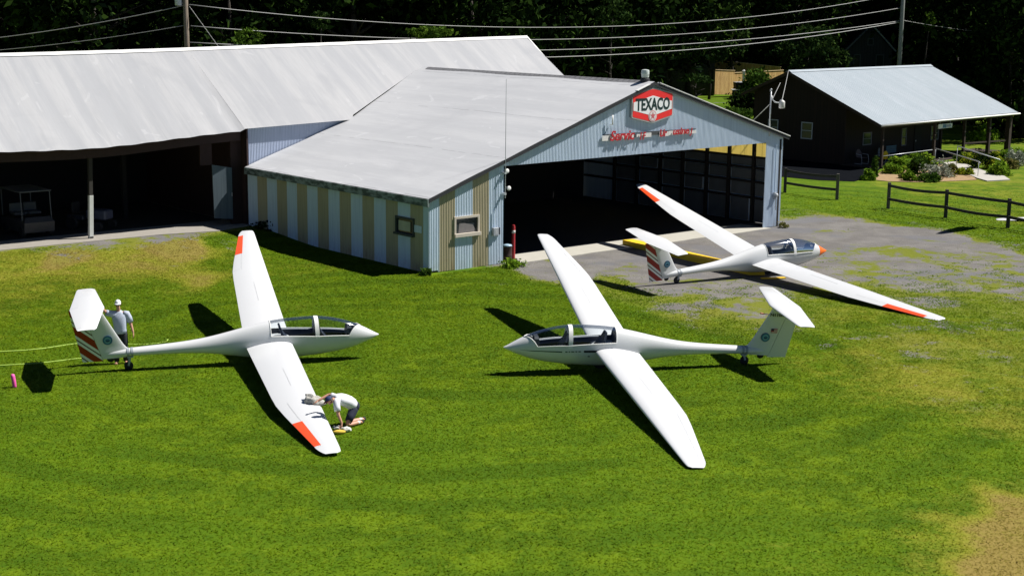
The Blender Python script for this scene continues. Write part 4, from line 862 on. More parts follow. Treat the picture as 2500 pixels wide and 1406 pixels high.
# hexagonal petrol sign
def hexpoly(cx, w, zt, zs_t, zs_b, zb, r=.06):
    pts = [(cx-w/2, zs_b), (cx-w/2, zs_t), (cx, zt), (cx+w/2, zs_t), (cx+w/2, zs_b), (cx, zb)]; out = []
    for i, p in enumerate(pts):
        a, c = Vector(pts[i-1]), Vector(pts[(i+1) % 6]); p = Vector(p)
        for t in np.linspace(0, 1, 4):
            q0 = p+(a-p).normalized()*r; q1 = p+(c-p).normalized()*r; out.append(tuple((1-t)**2*q0+2*t*(1-t)*p+t*t*q1))
    return [tuple(x) for x in out]
sg = thing('petrol_sign', 'red and white hexagonal petrol company sign high on the hangar gable', 'sign', hw(11.18, -.10, 4.96), HA)
cz = 4.96
def hp_(*a, **k): return [(x-11.18, z-cz) for x, z in hexpoly(*a, **k)]
m = MB(); m.prism(hp_(11.18, 2.36, 6.37, 6.13, 5.20, 4.94), 1, -.02, .09); m.build('board', plain('sign_rim', (.36, .37, .36), .5, .1, 5), sg)
m = MB(); m.prism(hp_(11.18, 2.26, 6.31, 6.085, 5.235, 5.0), 1, -.026, -.0205); m.build('red_field', plain('sign_red', (.80, .03, .03), .4, .08, 3), sg)
m = MB(); m.prism(hp_(11.18, 2.26-.03, 6.05, 5.80, 5.49, 5.24, r=.03), 1, -.031, -.0265)
m.build('white_field', plain('sign_white', (.80, .82, .82), .4, .04, 3), sg)
m = MB()
for s in (-1, 1): m.box(min(s*1.095, s*1.125), max(s*1.095, s*1.125), -.034, -.0315, .50, .86)
m.build('edge_line', plain('sign_edge', (.45, .12, .12), .5, .1, 4), sg)
M['sign_dark'] = plain('sign_dark_green', (.008, .03, .03), .4, .1, 5)
t = text_mesh('lettering', 'TEXACO', .6, M['sign_dark'], sg, width=1.94, height=.50, extrude=.006, bold=.017); t.matrix_local = Matrix(((1, 0, 0, 0), (0, 0, -1, -.034), (0, 1, 0, .755), (0, 0, 0, 1)))
def star(r0, r1, cx, cz_): return [(cx+(r0 if k % 2 == 0 else r1)*math.sin(PI*k/5), cz_+(r0 if k % 2 == 0 else r1)*math.cos(PI*k/5)) for k in range(10)]
def circ(r, cx, cz_, n=28): return [(cx+r*math.cos(2*PI*k/n), cz_+r*math.sin(2*PI*k/n)) for k in range(n)]
m = MB(); m.prism(circ(.235, 0, .285), 1, -.036, -.031, 1); m.prism(circ(.205, 0, .285), 1, -.039, -.0362, 0); m.prism(circ(.185, 0, .285), 1, -.042, -.0392, 1); m.prism(star(.165, .066, 0, .28), 1, -.046, -.0422, 0)
m.build('star_badge', [plain('badge_red', (.55, .12, .14), .4, .05, 5), plain('badge_white', (.70, .66, .66), .4, .05, 5)], sg)
# weathered service board with loose letters
sb = thing('letter_board', 'broken white board with red script letters above the hangar door', 'sign', hw(8.45, -.06, 4.36), HA)
M['letter_red'] = plain('letter_red', (.45, .018, .03), .45, .15, 8); M['board_white'] = plain('flaking_white', (.62, .62, .60), .8, .2, 6); M['board_dark'] = plain('exposed_board', (.05, .055, .06), .8, .3, 6)
for a, b, z0, z1, mm in ((0, .35, .0, .20, 'board_white'), (.35, 1.75, .03, .22, 'board_white'), (1.75, 1.9, .05, .2, 'board_dark'), (1.9, 2.35, .06, .17, 'board_white'), (2.35, 2.75, .03, .2, 'board_white'), (2.75, 3.2, .1, .25, 'board_dark'), (3.2, 3.75, .02, .2, 'board_white'), (3.75, 4.75, .05, .22, 'board_white'), (4.75, 5.4, .05, .17, 'board_white')):
    MB().box(a, b-.01, -.02, .02, z0, z1).build('board', M[mm], sb)
MB().box(0.1, 5.4, -.01, .05, .225, .25).build('rail', M['board_dark'], sb)
for s, x, w_, h_, z in (('Servic', 1.05, 1.35, .40, .10), ('I F', 2.2, .34, .30, .02), ('Ur', 3.38, .42, .30, .08), ('usine', 4.42, .95, .27, .11), ('J', 5.02, .16, .34, .05)):
    t = text_mesh('lettering', s, .4, M['letter_red'], sb, width=w_, height=h_, extrude=.012, bold=.009, shear=.25); t.matrix_local = Matrix(((1, 0, 0, x), (0, 0, -1, -.075), (0, 1, 0, z+.08), (0, 0, 0, 1)))
m = MB(); m.tube([(8.9, -.05, 4.98), (8.9, -.16, 5.0), (8.9, -.16, 5.36)], .035, 8); htag(m.build('vent_pipe', M['rib_white'], None, True), 'short white pipe standing off the gable left of the hexagonal sign', 'pipe')
m = MB(); m.tube([(3.42, -.17, 2.5), (3.42, -.17, 4.6), (3.42, -.17, 6.9)], [.015, .012, .007], 6); m.box(3.38, 3.46, -.19, -.02, 2.62, 2.70); m.box(3.38, 3.46, -.19, -.02, 3.4, 3.46); htag(m.build('antenna_mast', M['steel']), 'thin whip antenna mast fixed beside the left edge of the hangar door', 'antenna')
eb = thing('electrical_box', 'grey electrical box on the hangar wall left of the open door', 'electrical box', hw(3.03, -.02, 1.12), HA)
MB().box(-.13, .13, -.12, 0, 0, .30, 0, .008).build('case', M['greybox'], eb); MB().box(-.06, .08, -.125, -.119, .06, .24).build('cover', M['steel'], eb); MB().tube([(0, -.05, .3), (0, -.05, 1.0)], .018, 6).build('conduit', M['blue_metal'], eb)
MB().box(.15, .24, -.07, 0, .02, .28).build('switch', M['fascia_dark'], eb)
for (uu, zz), lb in (((3.56, 3.50), 'upper of two small floodlights inside the left door edge'), ((3.66, 2.85), 'lower of two small floodlights inside the left door edge')):
    fl_ = thing('floodlight', lb, 'floodlight', hw(uu, -.05, zz), HA, 'floodlights at the hangar door'); MB().lathe([(.02, .06), (.05, .04), (.09, -.05), (.085, -.07), (.02, -.06)], (0, 0, 0), 14, ax='y').build('lamp', M['rib_white'], fl_, True); MB().beam((0, .05, 0), (-.08, .08, .08), .02, .02).build('bracket', M['steel'], fl_)
rp = G(1253, 634); m = MB(); m.lathe([(.075, 0), (.075, .25)], (0, 0, 0), 12, 0); rpo = thing('pipe_bollard', 'tall red pipe post just inside the left edge of the hangar door', 'bollard', (rp.x, rp.y, .02)); MB().lathe([(.16, 0), (.16, .02), (.02, .02)], (0, 0, 0), 14).build('base_plate', M['brownred'], rpo)
MB().lathe([(.068, .02), (.068, 1.25), (.05, 1.32), (.01, 1.33)], (0, 0, 0), 14).build('post', plain('worn_red_paint', (.36, .02, .025), .5, .3, 5), rpo, True, .8); MB().lathe([(.071, 1.0), (.071, 1.12)], (0, 0, 0), 14).build('tape', M['rag'], rpo, True)
dp = G(1238, 640); dr_ = thing('steel_drum', 'rusty dark drum with a pale blue lid inside the hangar door edge', 'drum', (dp.x, dp.y+.1, .03)); MB().lathe([(.18, 0), (.19, .02), (.18, .2), (.19, .22), (.18, .24), (.18, .55), (.19, .57)], (0, 0, 0), 18).build('body', M['brownred'], dr_, True, .8); MB().lathe([(.192, .57), (.17, .62), (.05, .65)], (0, 0, 0), 18).build('lid', plain('pale_blue_lid', (.32, .46, .58), .4, .1, 5), dr_, True)
fe = thing('fire_extinguisher', 'red fire extinguisher hanging inside the right door post', 'fire extinguisher', hw(WH-.32, .25, .62), HA); MB().lathe([(.07, 0), (.085, .03), (.085, .42), (.05, .50), (.03, .54)], (0, 0, 0), 14).build('cylinder', M['red'], fe, True); MB().box(-.03, .05, -.03, .03, .54, .62).build('valve', M['steel'], fe)
mt_ = thing('electric_meter', 'electric meter and conduit on the right door pier of the hangar', 'meter', hw(19.12, -.02, 1.25), HA); MB().box(-.10, .10, -.10, 0, 0, .30, 0, .006).build('case', M['greybox'], mt_); MB().lathe([(.075, -.11), (.07, -.17), (.02, -.18)], (.0, 0, .18), 16, ax='y').build('dial', M['steel'], mt_, True); MB().tube([(-.06, -.05, .3), (-.06, -.05, 2.4)], .022, 6).build('conduit', M['blue_metal'], mt_)
MB().tube([(.05, -.05, 0), (.05, -.05, -.5)], .018, 6).build('cable', M['wire'], mt_)
yb0, yb1 = hw(10.42, .35), hw(9.32, -7.55); yd = (yb1-yb0).normalized(); ys_ = Vector((-yd.y, yd.x, 0))
yb = thing('yellow_beam', 'long yellow painted beam lying from the hangar door to below the orange nosed glider', 'beam', tuple(yb1)); L_ = (yb0-yb1).length; yb.rotation_euler = (0, 0, math.atan2(-yd.y, -yd.x))
m = MB(); m.prism([(0, -.26), (L_, -.26), (L_, .26), (.25, .26)], 2, .0, .22); m.build('top_plate', M['yellow'], yb)
yp = hw(8.9, -8.0); m = MB(); m.prism([(0, -.1), (.9, -.16), (.9, .05), (0, .08)], 2, 0, .03); o = m.build('yellow_plate', M['yellow']); o.location = yp; o.rotation_euler = (0, 0, .25); tag(o, 'small flat yellow plate on the gravel past the end of the long yellow beam', 'plate')
# lamp on the right eave
lu = 18.62; lz = rt_(lu)-.0; lp = thing('street_lamp', 'yard lamp on a short pole at the right eave of the hangar', 'street lamp', hw(lu, .0, lz), HA)
MB().tube([(0, 0, -.3), (0, 0, 1.72)], .03, 10).build('pole', M['steel'], lp, True); m = MB(); m.lathe([(.045, 1.66), (.045, 1.74), (.01, 1.76)], (0, 0, 0), 10); m.build('finial', M['steel'], lp, True)
MB().tube([(.03, -.01, 1.45), (.08, -.04, 1.27), (.20, -.10, 1.16), (.38, -.18, 1.14)], .026, 8).build('arm', M['steel'], lp, True)
m = MB(); m.lathe([(.03, .22), (.06, .18), (.12, .15), (.135, .08), (.13, .0), (.135, -.12), (.11, -.16), (.02, -.165)], (.50, -.22, 1.06), 18); m.build('lamp_head', plain('lamp_bowl', (.58, .57, .54), .35, .08, 6), lp, True)
MB().beam((.42, -.19, 1.22), (.52, -.23, 1.28), .05, .06).build('bracket', M['greybox'], lp)
# boards left lying along the shaded wall and a low bush
for k, (a, b) in enumerate(((G(672, 566), G(745, 590)), (G(690, 569), G(762, 596)))):
    m = MB(); m.beam((a.x, a.y, .06+.03*k), (b.x, b.y, .05), .14, .04); tag(m.build('plank', M['blue_metal']), ('outer' if k == 0 else 'inner')+' pale plank lying along the shaded striped wall', 'plank', 'planks along the hangar wall')
# ------------------------------------------------------------------ long barn behind
bn = thing('barn', 'long open fronted barn with a sagging silver metal roof', 'barn', HO, HA)
eu = [-19, -10.62, -6.55, -2.52, -.18]; ez = [3.95, 3.96, 3.91, 4.15, 4.27]; ru_ = [-19, -8.53, -2.82, 3.63, 10.98, 19.51]; rz = [7.34, 7.40, 7.48, 7.61, 7.77, 7.94]
fe_ = natural(eu, ez); fr_ = natural(ru_, rz)
EV, RV = 12.55, 17.4
def ezf(u): return fe_(u) if u < -.18 else 4.27+.085+.029*(u+.18)
def PB_(a, b, u0, u1):
    u = u0+(u1-u0)*a; ju = .012*math.sin(u*7.3)+.018*math.sin(u*2.9); v = EV+(RV-EV)*b+(ju if b == 0 else 0)
    return (u, v, ezf(u)*(1-b)+fr_(u)*b+.012*math.sin(u*5.1)*(1-b))
m = MB(); grid(m, lambda a, b: PB_(a, b, -19, -.18), 80, 14); r1 = m.build('roof', M['barn_roof'], bn, True)
m = MB()
def PB2(a, b):
    u = -.18+(19.51+.18)*a; v0 = EV if u < 5.25 else EV+.17+(min(u, UA)-5.25)*(15.53-12.72)/(UA-5.25)
    if u > UA: v0 = 15.5-(u-UA)*.25
    z0 = ezf(u)+(fr_(u)-ezf(u))*(v0-EV)/(RV-EV); v = v0+(RV-v0)*b; return (u, v, z0+(fr_(u)-z0)*b)
grid(m, PB2, 80, 14); m.build('roof', M['barn_roof'], bn, True)
m = MB(); grid(m, lambda a, b: (-19+38.51*a, RV+4.9*b, fr_(-19+38.51*a)-3.3*b), 20, 4); m.build('roof', M['barn_roof'], bn, True)
m = MB(); m.rings([[(u, RV-.16, fr_(u)-.075), (u, RV, fr_(u)+.05), (u, RV+.16, fr_(u)-.07)] for u in np.linspace(-19, 19.55, 40)], False, False, closed=False); m.build('ridge_cap', M['rake_white'], bn)
m = MB(); m.rings([[(19.53, 14.3, 5.80), (19.61, 14.3, 5.80), (19.61, 14.3, 5.66), (19.53, 14.3, 5.66)], [(19.53, RV, 7.99), (19.61, RV, 7.99), (19.61, RV, 7.85), (19.53, RV, 7.85)]], True, True); m.build('rake_trim', M['rake_white'], bn)
m = MB(); m.rings([[(u, 12.90, ezf(u)+.17), (u, 12.94, ezf(u)+.17), (u, 12.94, ezf(u)-.42), (u, 12.90, ezf(u)-.42)] for u in np.linspace(-19, -.2, 24)], True, True); m.build('fascia_beam', M['brownred'], bn)
m = MB()   # gable end, rear wall and end wall
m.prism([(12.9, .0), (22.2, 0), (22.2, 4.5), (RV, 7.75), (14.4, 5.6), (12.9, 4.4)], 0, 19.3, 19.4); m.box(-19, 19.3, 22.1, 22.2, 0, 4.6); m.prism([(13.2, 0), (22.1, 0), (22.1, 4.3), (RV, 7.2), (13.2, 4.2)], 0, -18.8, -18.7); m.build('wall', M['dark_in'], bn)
m = MB(); m.box(-.55, -.02, 13.15, 13.3, .1, 4.25); m.box(-1.95, -1.40, 13.2, 13.3, 2.86, 3.9); m.box(-.02, .04, 12.85, 22, .1, 4.4); m.build('end_wall', M['brownred'], bn)
def gwz(u): return 2.719+sl_*max(u, 0)+.02
corr_wall([], .05, 5.45, lambda mid, a, b: [(gwz(a)-.06, ezf(a)+.12, ezf(b)+.12)], 12.78, 0).build('metal_wall', M['grey_metal'], bn)
m = MB(); m.add([(-.02, 12.70, .1), (.05, 12.70, .1), (.05, 12.70, 4.4), (-.02, 12.70, 4.4)], [(0, 1, 2, 3)]); m.box(-.02, .05, 12.701, 12.77, .1, 4.4); m.build('corner_trim', M['brownred'], bn)
m = MB(); m.rings([[(-1.36, 13.18, .60), (-.56, 13.05, .52), (-.56, 13.10, .52), (-1.36, 13.23, .60)], [(-1.40, 13.20, 2.86), (-.56, 13.05, 2.70), (-.56, 13.10, 2.70), (-1.40, 13.25, 2.86)]], True, True); dd = m.build('door', paintmetal('grey_blue_door', (.11, .145, .17), (.075, .10, .12)), bn); dd['label'] = 'grey blue sliding door panel'
MB().box(-.60, -.57, 13.03, 13.05, 1.5, 1.65).build('handle', M['steel'], dd)
for u, w_ in ((-6.9, .15), (-12.2, .15)):
    m = MB(); m.beam((u, 13.2, .1), (u+.05, 13.05, ezf(u)-.1), w_, w_, up=(0, 1, 0)); po = m.build('post', M['wood_dark2'], bn)
    if u > -7: MB().beam((u, 13.2, .28), (u+.027, 13.10, 2.0), w_+.012, w_+.012, up=(0, 1, 0)).build('sunlit_whitewash', plain('post_sunlit_whitewash', (.60, .62, .60), .85, .12, 5), po)  # pale only where sun reaches; eave shade put into the dark upper post
for u in (-16, -9.2, -3.4): MB().box(u-.1, u+.1, 17.3, 17.5, 0, 7.2).build('inner_post', M['dark_in'], bn)
m = MB(); pts = [(-19.0, 12.35), (-12, 12.55), (-7, 12.5), (-4.3, 12.45), (-1.9, 11.9), (-1.2, 12.2), (.0, 12.5), (.0, 22), (-19, 22)]
m.prism(pts, 2, -.1, .275); fl = m.build('floor', plain('gravel_floor', (.27, .25, .22), .95, .2, 4, bump=.4)); fl.location = HO; fl.rotation_euler = (0, 0, HA); tag(fl, kind='structure')
fl = MB().box(-18.6, -.1, 14.6, 22, .2, .279).build('floor', M['shade_floor']); fl.location = HO; fl.rotation_euler = (0, 0, HA); tag(fl, kind='structure')
def golf_cart(u, v, rz, label):
    c = thing('golf_cart', label, 'golf cart', hw(u, v, .28), HA+rz, 'golf carts parked in the barn'); g = plain('barn_shade_cart_white', (.085, .095, .11), .6, .1, 4)  # white parts coloured dark to stand for the barn's shade
    m = MB(); m.rings([[(-.62, -.1, .22), (.62, -.1, .22), (.62, 2.2, .22), (-.62, 2.2, .22)], [(-.62, -.15, .62), (.62, -.15, .62), (.62, 2.25, .62), (-.62, 2.25, .62)], [(-.5, 0, .82), (.5, 0, .82), (.55, .45, .72), (-.55, .45, .72)]], True, True); m.build('body', plain('cart_body', (.035, .035, .04), .5, .1, 4), c)
    m = MB(); m.box(-.66, .66, .1, 2.2, 1.80, 1.86, 0, .02); m.build('roof', g, c)
    for x in (-.6, .6):
        for y0, y1 in ((.1, .2), (2.1, 2.15)): MB().tube([(x, y0, .7), (x, y1, 1.8)], .022, 6).build('roof_post', g, c)
    m = MB()
    for k in range(2): m.box(-.56+.58*k, -.02+.58*k, .95, 1.45, .80, .92, 0, .03); m.box(-.56+.58*k, -.02+.58*k, 1.45, 1.55, .88, 1.25, 0, .03)
    m.build('seat', plain('cart_seat', (.05, .055, .06), .6, .1, 4), c)
    MB().tube([(-.3, .5, .8), (-.3, .75, 1.1)], .02, 6).build('steering_column', M['rubber'], c)
    for x in (-.56, .56):
        for y in (.25, 1.85): MB().lathe([(.03, -.08), (.19, -.09), (.22, 0), (.19, .09), (.03, .08)], (x, y, .22), 14, ax='x').build('wheel', M['rubber'], c)
golf_cart(-8.45, 14.6, 0, 'white roofed golf cart parked in the dark barn left of the white post')
golf_cart(-11.4, 15.0, .1, 'golf cart half cut off by the left picture edge in the dark barn')
tr = thing('garden_tractor', 'dim garden tractor parked in the barn right of the white post', 'tractor', hw(-5.6, 15.0, .28), HA+.5)
m = MB(); m.box(-.3, .3, -.4, .55, .45, .85, 0, .05); m.build('bonnet', plain('dull_blue', (.05, .06, .10), .5, .2, 5), tr); m = MB(); m.box(-.25, .25, .9, 1.25, .6, .7, 0, .03); m.box(-.25, .25, 1.22, 1.32, .68, 1.1, 0, .03); m.build('seat', M['rubber'], tr); m = MB(); m.box(-.42, .42, .6, 1.4, .4, .6, 0, .03); m.build('body', M['navy'], tr)
for x in (-.48, .48):
    for y, r_ in ((-.2, .2), (1.1, .28)): MB().lathe([(.03, -.07), (r_*.9, -.09), (r_, 0), (r_*.9, .09), (.03, .07)], (x, y, r_), 16, ax='x').build('wheel', M['rubber'], tr)
# ------------------------------------------------------------------ cabin
cb = thing('cabin', 'dark brown wooden clubhouse with a pale blue ribbed metal roof and a porch', 'cabin', CO, CA)
CE, CR, CEZ, CRZ = -.45, 6.4, 2.73, 5.66; U0_, U1_ = -.92, 16.4
cs = (CRZ-CEZ)/(CR-CE)
m = MB(); n = int((U1_-U0_)/.076); prof = []
k = 0; u = U0_
while u < U1_:
    for du, h in ((0, 0), (.17, 0), (.185, .014), (.215, .014)):
        if u+du < U1_: prof.append((u+du, h))
    u += .23
prof.append((U1_, 0))
m.rings([[(a, CE, CEZ+h) for a, h in prof], [(a, CR, CRZ+h) for a, h in prof]], False, False, closed=False); m.rings([[(a, CR, CRZ+h) for a, h in prof], [(a, 10.0, CRZ-cs*3.6+h) for a, h in prof]], False, False, closed=False)
m.build('roof', M['cabin_roof'], cb)
m = MB(); m.rings([[(a, CR-.22, CRZ-.055), (a, CR, CRZ+.06), (a, CR+.22, CRZ-.05)] for a in (U0_, U1_)], False, False, closed=False); m.build('ridge_cap', M['cabin_roof'], cb)
m = MB(); m.rings([[(a, CE+.03, CEZ-.04), (a, CR, CRZ-.05), (a, 9.95, CRZ-cs*3.55-.07)] for a in (U0_+.03, U1_-.03)], False, False, closed=False); m.build('roof_deck', M['dark_in'], cb)
m = MB(); m.tube([(U0_, CE-.05, CEZ-.06), (U1_+.15, CE-.05, CEZ-.08)], .055, 8); m.build('gutter', M['rib_white'], cb, True)
m = MB()
for a in (U0_, U1_-.03): m = MB(); m.rings([[(a, CE, CEZ-.02), (a+.03, CE, CEZ-.02), (a+.03, CE, CEZ-.2), (a, CE, CEZ-.2)], [(a, CR, CRZ-.02), (a+.03, CR, CRZ-.02), (a+.03, CR, CRZ-.2), (a, CR, CRZ-.2)], [(a, 10.0, CRZ-cs*3.6-.02), (a+.03, 10.0, CRZ-cs*3.6-.02), (a+.03, 10.0, CRZ-cs*3.6-.2), (a, 10.0, CRZ-cs*3.6-.2)]], True, True); m.build('rake_board', M['wood_dark'], cb)
gz = lambda v: CEZ+cs*(min(v, 2*CR-v)-CE)-.10
m = MB(); m.prism([(2.6, -.05), (9.6, -.05), (9.6, gz(9.6)), (CR, gz(CR)), (2.6, gz(2.6))], 0, .0, .1); m.box(.1, 11.6, 2.6, 2.7, -.05, gz(2.6)); m.box(11.5, 11.6, 2.7, 9.6, -.05, gz(2.6)); m.prism([(0.1, gz(0.1)-.0), (2.6, gz(2.6)), (2.6, gz(2.6)-.5), (.1, gz(.1)-.25)], 0, .02, .08); m.box(.1, 11.5, 9.5, 9.6, 0, 4.0); m.build('wall', M['cabin_boards'], cb)
m = MB(); m.prism([(2.7, gz(2.7)), (9.6, gz(9.6)), (CR, gz(CR))], 0, 11.5, 11.6); m.box(11.6, 16.1, 5.5, 5.6, -.05, 3.2); m.build('wall', M['cabin_boards'], cb)
for u, v, w_ in ((.05, 0, .15), (6.2, 0, .15), (10.0, 0, .16), (13.3, .0, .22), (16.05, 0, .32), (11.6, 2.6, .2)): MB().box(u-w_/2, u+w_/2, v-w_/2, v+w_/2, 0, CEZ-.08+(v*.42)).build('post', M['wood_dark'], cb)
m = MB(); m.box(-.3, 16.3, -.07, .07, CEZ-.28, CEZ-.1); m.build('porch_beam', M['wood_dark'], cb)
MB().tube([(.12, 0, .74), (6.1, 0, .78)], .025, 6).build('porch_rail', M['steel'], cb, True); MB().beam((10.1, 0, .95), (16, 0, .82), .07, .09).build('porch_rail', M['wood_dark'], cb)
MB().box(-.4, 16.4, .0, 2.59, -.05, .06).build('porch_floor', M['wood_dark'], cb)
def cabin_window(u0, u1, z0, z1, plane_v, axis, parent=cb, frame=M['rib_white']):
    def bx(m, a0, a1, b0, b1, za, zb): m.box(a0, a1, b0, b1, za, zb) if axis == 0 else m.box(b0, b1, a0, a1, za, zb)
    m = MB(); f_ = .06; bx(m, u0, u1, plane_v-.04, plane_v, z1-f_, z1); bx(m, u0, u1, plane_v-.04, plane_v, z0, z0+f_); bx(m, u0, u0+f_, plane_v-.04, plane_v, z0+f_, z1-f_); bx(m, u1-f_, u1, plane_v-.04, plane_v, z0+f_, z1-f_); bx(m, u0+f_, u1-f_, plane_v-.03, plane_v, (z0+z1)/2-.02, (z0+z1)/2+.02)
    w_ = m.build('window', frame, parent); m = MB(); bx(m, u0+f_, u1-f_, plane_v-.012, plane_v-.004, z0+f_, z1-f_); m.build('pane', M['pane'], w_)
CWF = plain('cabin_window_frame', (.38, .40, .44), .6, .08, 4); cabin_window(5.0, 5.85, 1.42, 2.48, 0, 1, frame=CWF); cabin_window(7.62, 8.4, 1.5, 2.5, 0, 1, frame=CWF)
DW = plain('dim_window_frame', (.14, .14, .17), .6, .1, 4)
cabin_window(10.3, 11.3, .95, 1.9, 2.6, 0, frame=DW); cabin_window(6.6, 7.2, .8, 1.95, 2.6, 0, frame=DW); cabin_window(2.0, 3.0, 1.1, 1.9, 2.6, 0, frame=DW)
d = MB().box(8.2, 9.1, 2.55, 2.6, .06, 2.05).build('door', M['dark_in'], cb); MB().box(8.3, 8.34, 2.50, 2.55, 1.0, 1.1).build('handle', M['steel'], d)
sgn = thing('porch_sign', 'narrow white and blue sign board hanging under the porch eave of the clubhouse', 'sign', tuple(cw(6.4, -.12, 2.1)), CA)
MB().box(0, 1.7, -.03, .02, 0, .28).build('board', M['rib_white'], sgn); MB().box(.52, .95, -.034, -.0305, .03, .25).build('blue_panel', plain('sign_blue', (.10, .20, .36), .5, .1, 4), sgn); MB().box(.97, 1.55, -.034, -.0305, .06, .22).build('violet_panel', plain('sign_violet', (.34, .32, .46), .5, .1, 4), sgn)
for x in (.2, 1.5): MB().tube([(x, 0, .28), (x, 0, .45)], .01, 5).build('hook', M['steel'], sgn)
def lawn_chair(p, rz, mat, label):
    c = thing('lawn_chair', label, 'chair', (p.x, p.y, T(p.x, p.y)+.06), rz, 'metal chairs on the clubhouse porch')
    m = MB(); rs = []
    for k in range(7):
        a = k/6; w_ = .27*math.sin(PI*min(1, .30+a*.62)); rs.append([(x, .22+.10*a, .40+.5*a) for x in np.linspace(-w_, w_, 9)])
    m.rings(rs, False, False, closed=False); m.build('backrest', mat, c, True)
    MB().box(-.25, .25, -.25, .2, .38, .42, 0, .012).build('seat', mat, c)
    for s in (-1, 1): MB().tube([(s*.28, .3, .02), (s*.28, -.28, .02), (s*.30, -.30, .3), (s*.30, -.22, .60), (s*.29, .22, .62)], .016, 6).build('leg', M['sillgrey'], c)
lawn_chair(cw(1.35, .75), CA-.3+PI, M['yellow'], 'yellow metal lawn chair on the clubhouse porch')
lawn_chair(cw(.9, 1.9), CA-.2, plain('brown_chair', (.10, .06, .05), .6, .1, 5), 'dull brown lawn chair in the porch corner of the clubhouse')
lawn_chair(cw(2.75, 1.5), CA+.1, plain('grey_chair', (.09, .10, .11), .6, .1, 5), 'grey lawn chair beside the yellow one on the porch')
bt = thing('bench', 'blue slatted bench on the clubhouse porch', 'bench', tuple(cw(4.2, 1.6, .06)), CA); M['blue_bench'] = plain('blue_bench', (.03, .10, .17), .6, .1, 5)
m = MB()
for k in range(4): m.box(-.6, .6, .24, .27, .5+.12*k, .6+.12*k)
m.build('backrest', M['blue_bench'], bt); MB().box(-.6, .6, -.2, .24, .40, .44).build('seat', M['blue_bench'], bt)
for x in (-.55, .55): MB().box(x-.03, x+.03, -.2, .26, 0, .4).build('leg', M['blue_bench'], bt)
# ------------------------------------------------------------------ rail fences
def rail_fence(base, tops, label):
    P = [Vector((p.x, p.y, T(p.x, p.y))) for p in base]
    f = thing('rail_fence', label, 'fence', tuple(P[0]), 0, 'dark wooden rail fences')
    for k, p in enumerate(P):
        d = p-P[0]; MB().box(d.x-.07, d.x+.07, d.y-.07, d.y+.07, d.z-.1, d.z+tops[k]+.05, 0, .01).build('post', M['wood_grey'] if k == 0 else M['wood_dark2'], f)
    for a in range(len(P)-1):
        for h in (.40, .93):
            m = MB(); pa, pb = P[a]-P[0], P[a+1]-P[0]; n = 8; off = (pb-pa).normalized().cross(Vector((0, 0, 1)))*.085
            rs = []
            for i in range(n+1):
                t = i/n; c = pa.lerp(pb, t)+off+Vector((0, 0, (tops[a]*(1-t)+tops[a+1]*t)*h-.05*math.sin(PI*t)*(1+.6*math.sin(a*3+h*9))))
                rs.append([c+Vector((0, 0, .065))-off*.25, c+Vector((0, 0, .065))+off*.25, c-Vector((0, 0, .065))+off*.25, c-Vector((0, 0, .065))-off*.25])
            m.rings(rs, True, True).build('rail', M['wood_dark2'], f)
b = [G(2168, 510), G(2308, 532), G(2460, 557)]; d = b[2]-b[1]; b += [b[2]+d, b[2]+d*2]
rail_fence(b, [1.24, 1.28, 1.28, 1.3, 1.3], 'dark two rail fence running from the gravel yard to the right edge')
rail_fence([G(1916, 470), G(2043, 488)][::-1], [1.28, 1.24], 'short dark rail fence panel between the hangar and the clubhouse')
# ------------------------------------------------------------------ unseen sock on a pole, added beyond the right edge to throw the wedge shadow
ws = thing('shadow_sock', 'unseen sock on a pole added beyond the right edge to cast the wedge shadow', 'shadow_sock')
tipg, rootg = G(2292, 571), G(2366, 556)
a_, b_ = tipg+SUN*(6.3/SUN.z), rootg+SUN*(6.5/SUN.z)
m = MB(); m.tube([b_, b_.lerp(a_, .5)+Vector((0, 0, .05)), a_], [.40, .34, .12], 14, cap=False); m.build('sock', M['nose_orange'], ws)
pb = b_+(b_-a_).normalized()*.6; MB().tube([(pb.x, pb.y, 0), (pb.x, pb.y, 6.9)], .03, 8).build('pole', M['steel'], ws); MB().tube([(pb.x, pb.y, 6.6), tuple(b_)], .02, 6).build('arm', M['steel'], ws)
# ------------------------------------------------------------------ utility poles and wires
def pole(x, y, h, label, r=.14, mat=None):
    z = T(x, y); p = thing('utility_pole', label, 'utility pole', (x, y, z), 0, 'utility poles behind the buildings')
    MB().tube([(0, 0, -.2), (0, 0, h*.5), (0, 0, h)], [r*1.15, r, r*.85], 12).build('pole', mat or plain('pole_wood', (.20, .16, .12), .85, .25, 3), p, True); return p
p1 = aty(456, 100, 78); P1 = pole(p1.x, p1.y, 14, 'brown wooden utility pole with a grey transformer behind the barn roof')
q1 = aty(449, 0, 78).z
m = MB(); m.lathe([(.03, -.62), (.19, -.60), (.2, -.55), (.2, .55), (.17, .62), (.04, .64)], (-.36, 0, 0), 18); m.v = [(a, b, c+q1-T(p1.x, p1.y)+.30) for a, b, c in m.v]; m.build('transformer', M['steel'], P1, True, .8)
MB().box(-.2, 0, -.04, .04, q1-T(p1.x, p1.y)+.1, q1-T(p1.x, p1.y)+.5).build('bracket', M['steel'], P1)
p2 = aty(2200, 80, 111); P2 = pole(p2.x, p2.y, 16, 'grey utility pole rising behind the blue roofed clubhouse', .16, plain('grey_pole_wood', (.19, .20, .19), .85, .2, 3))
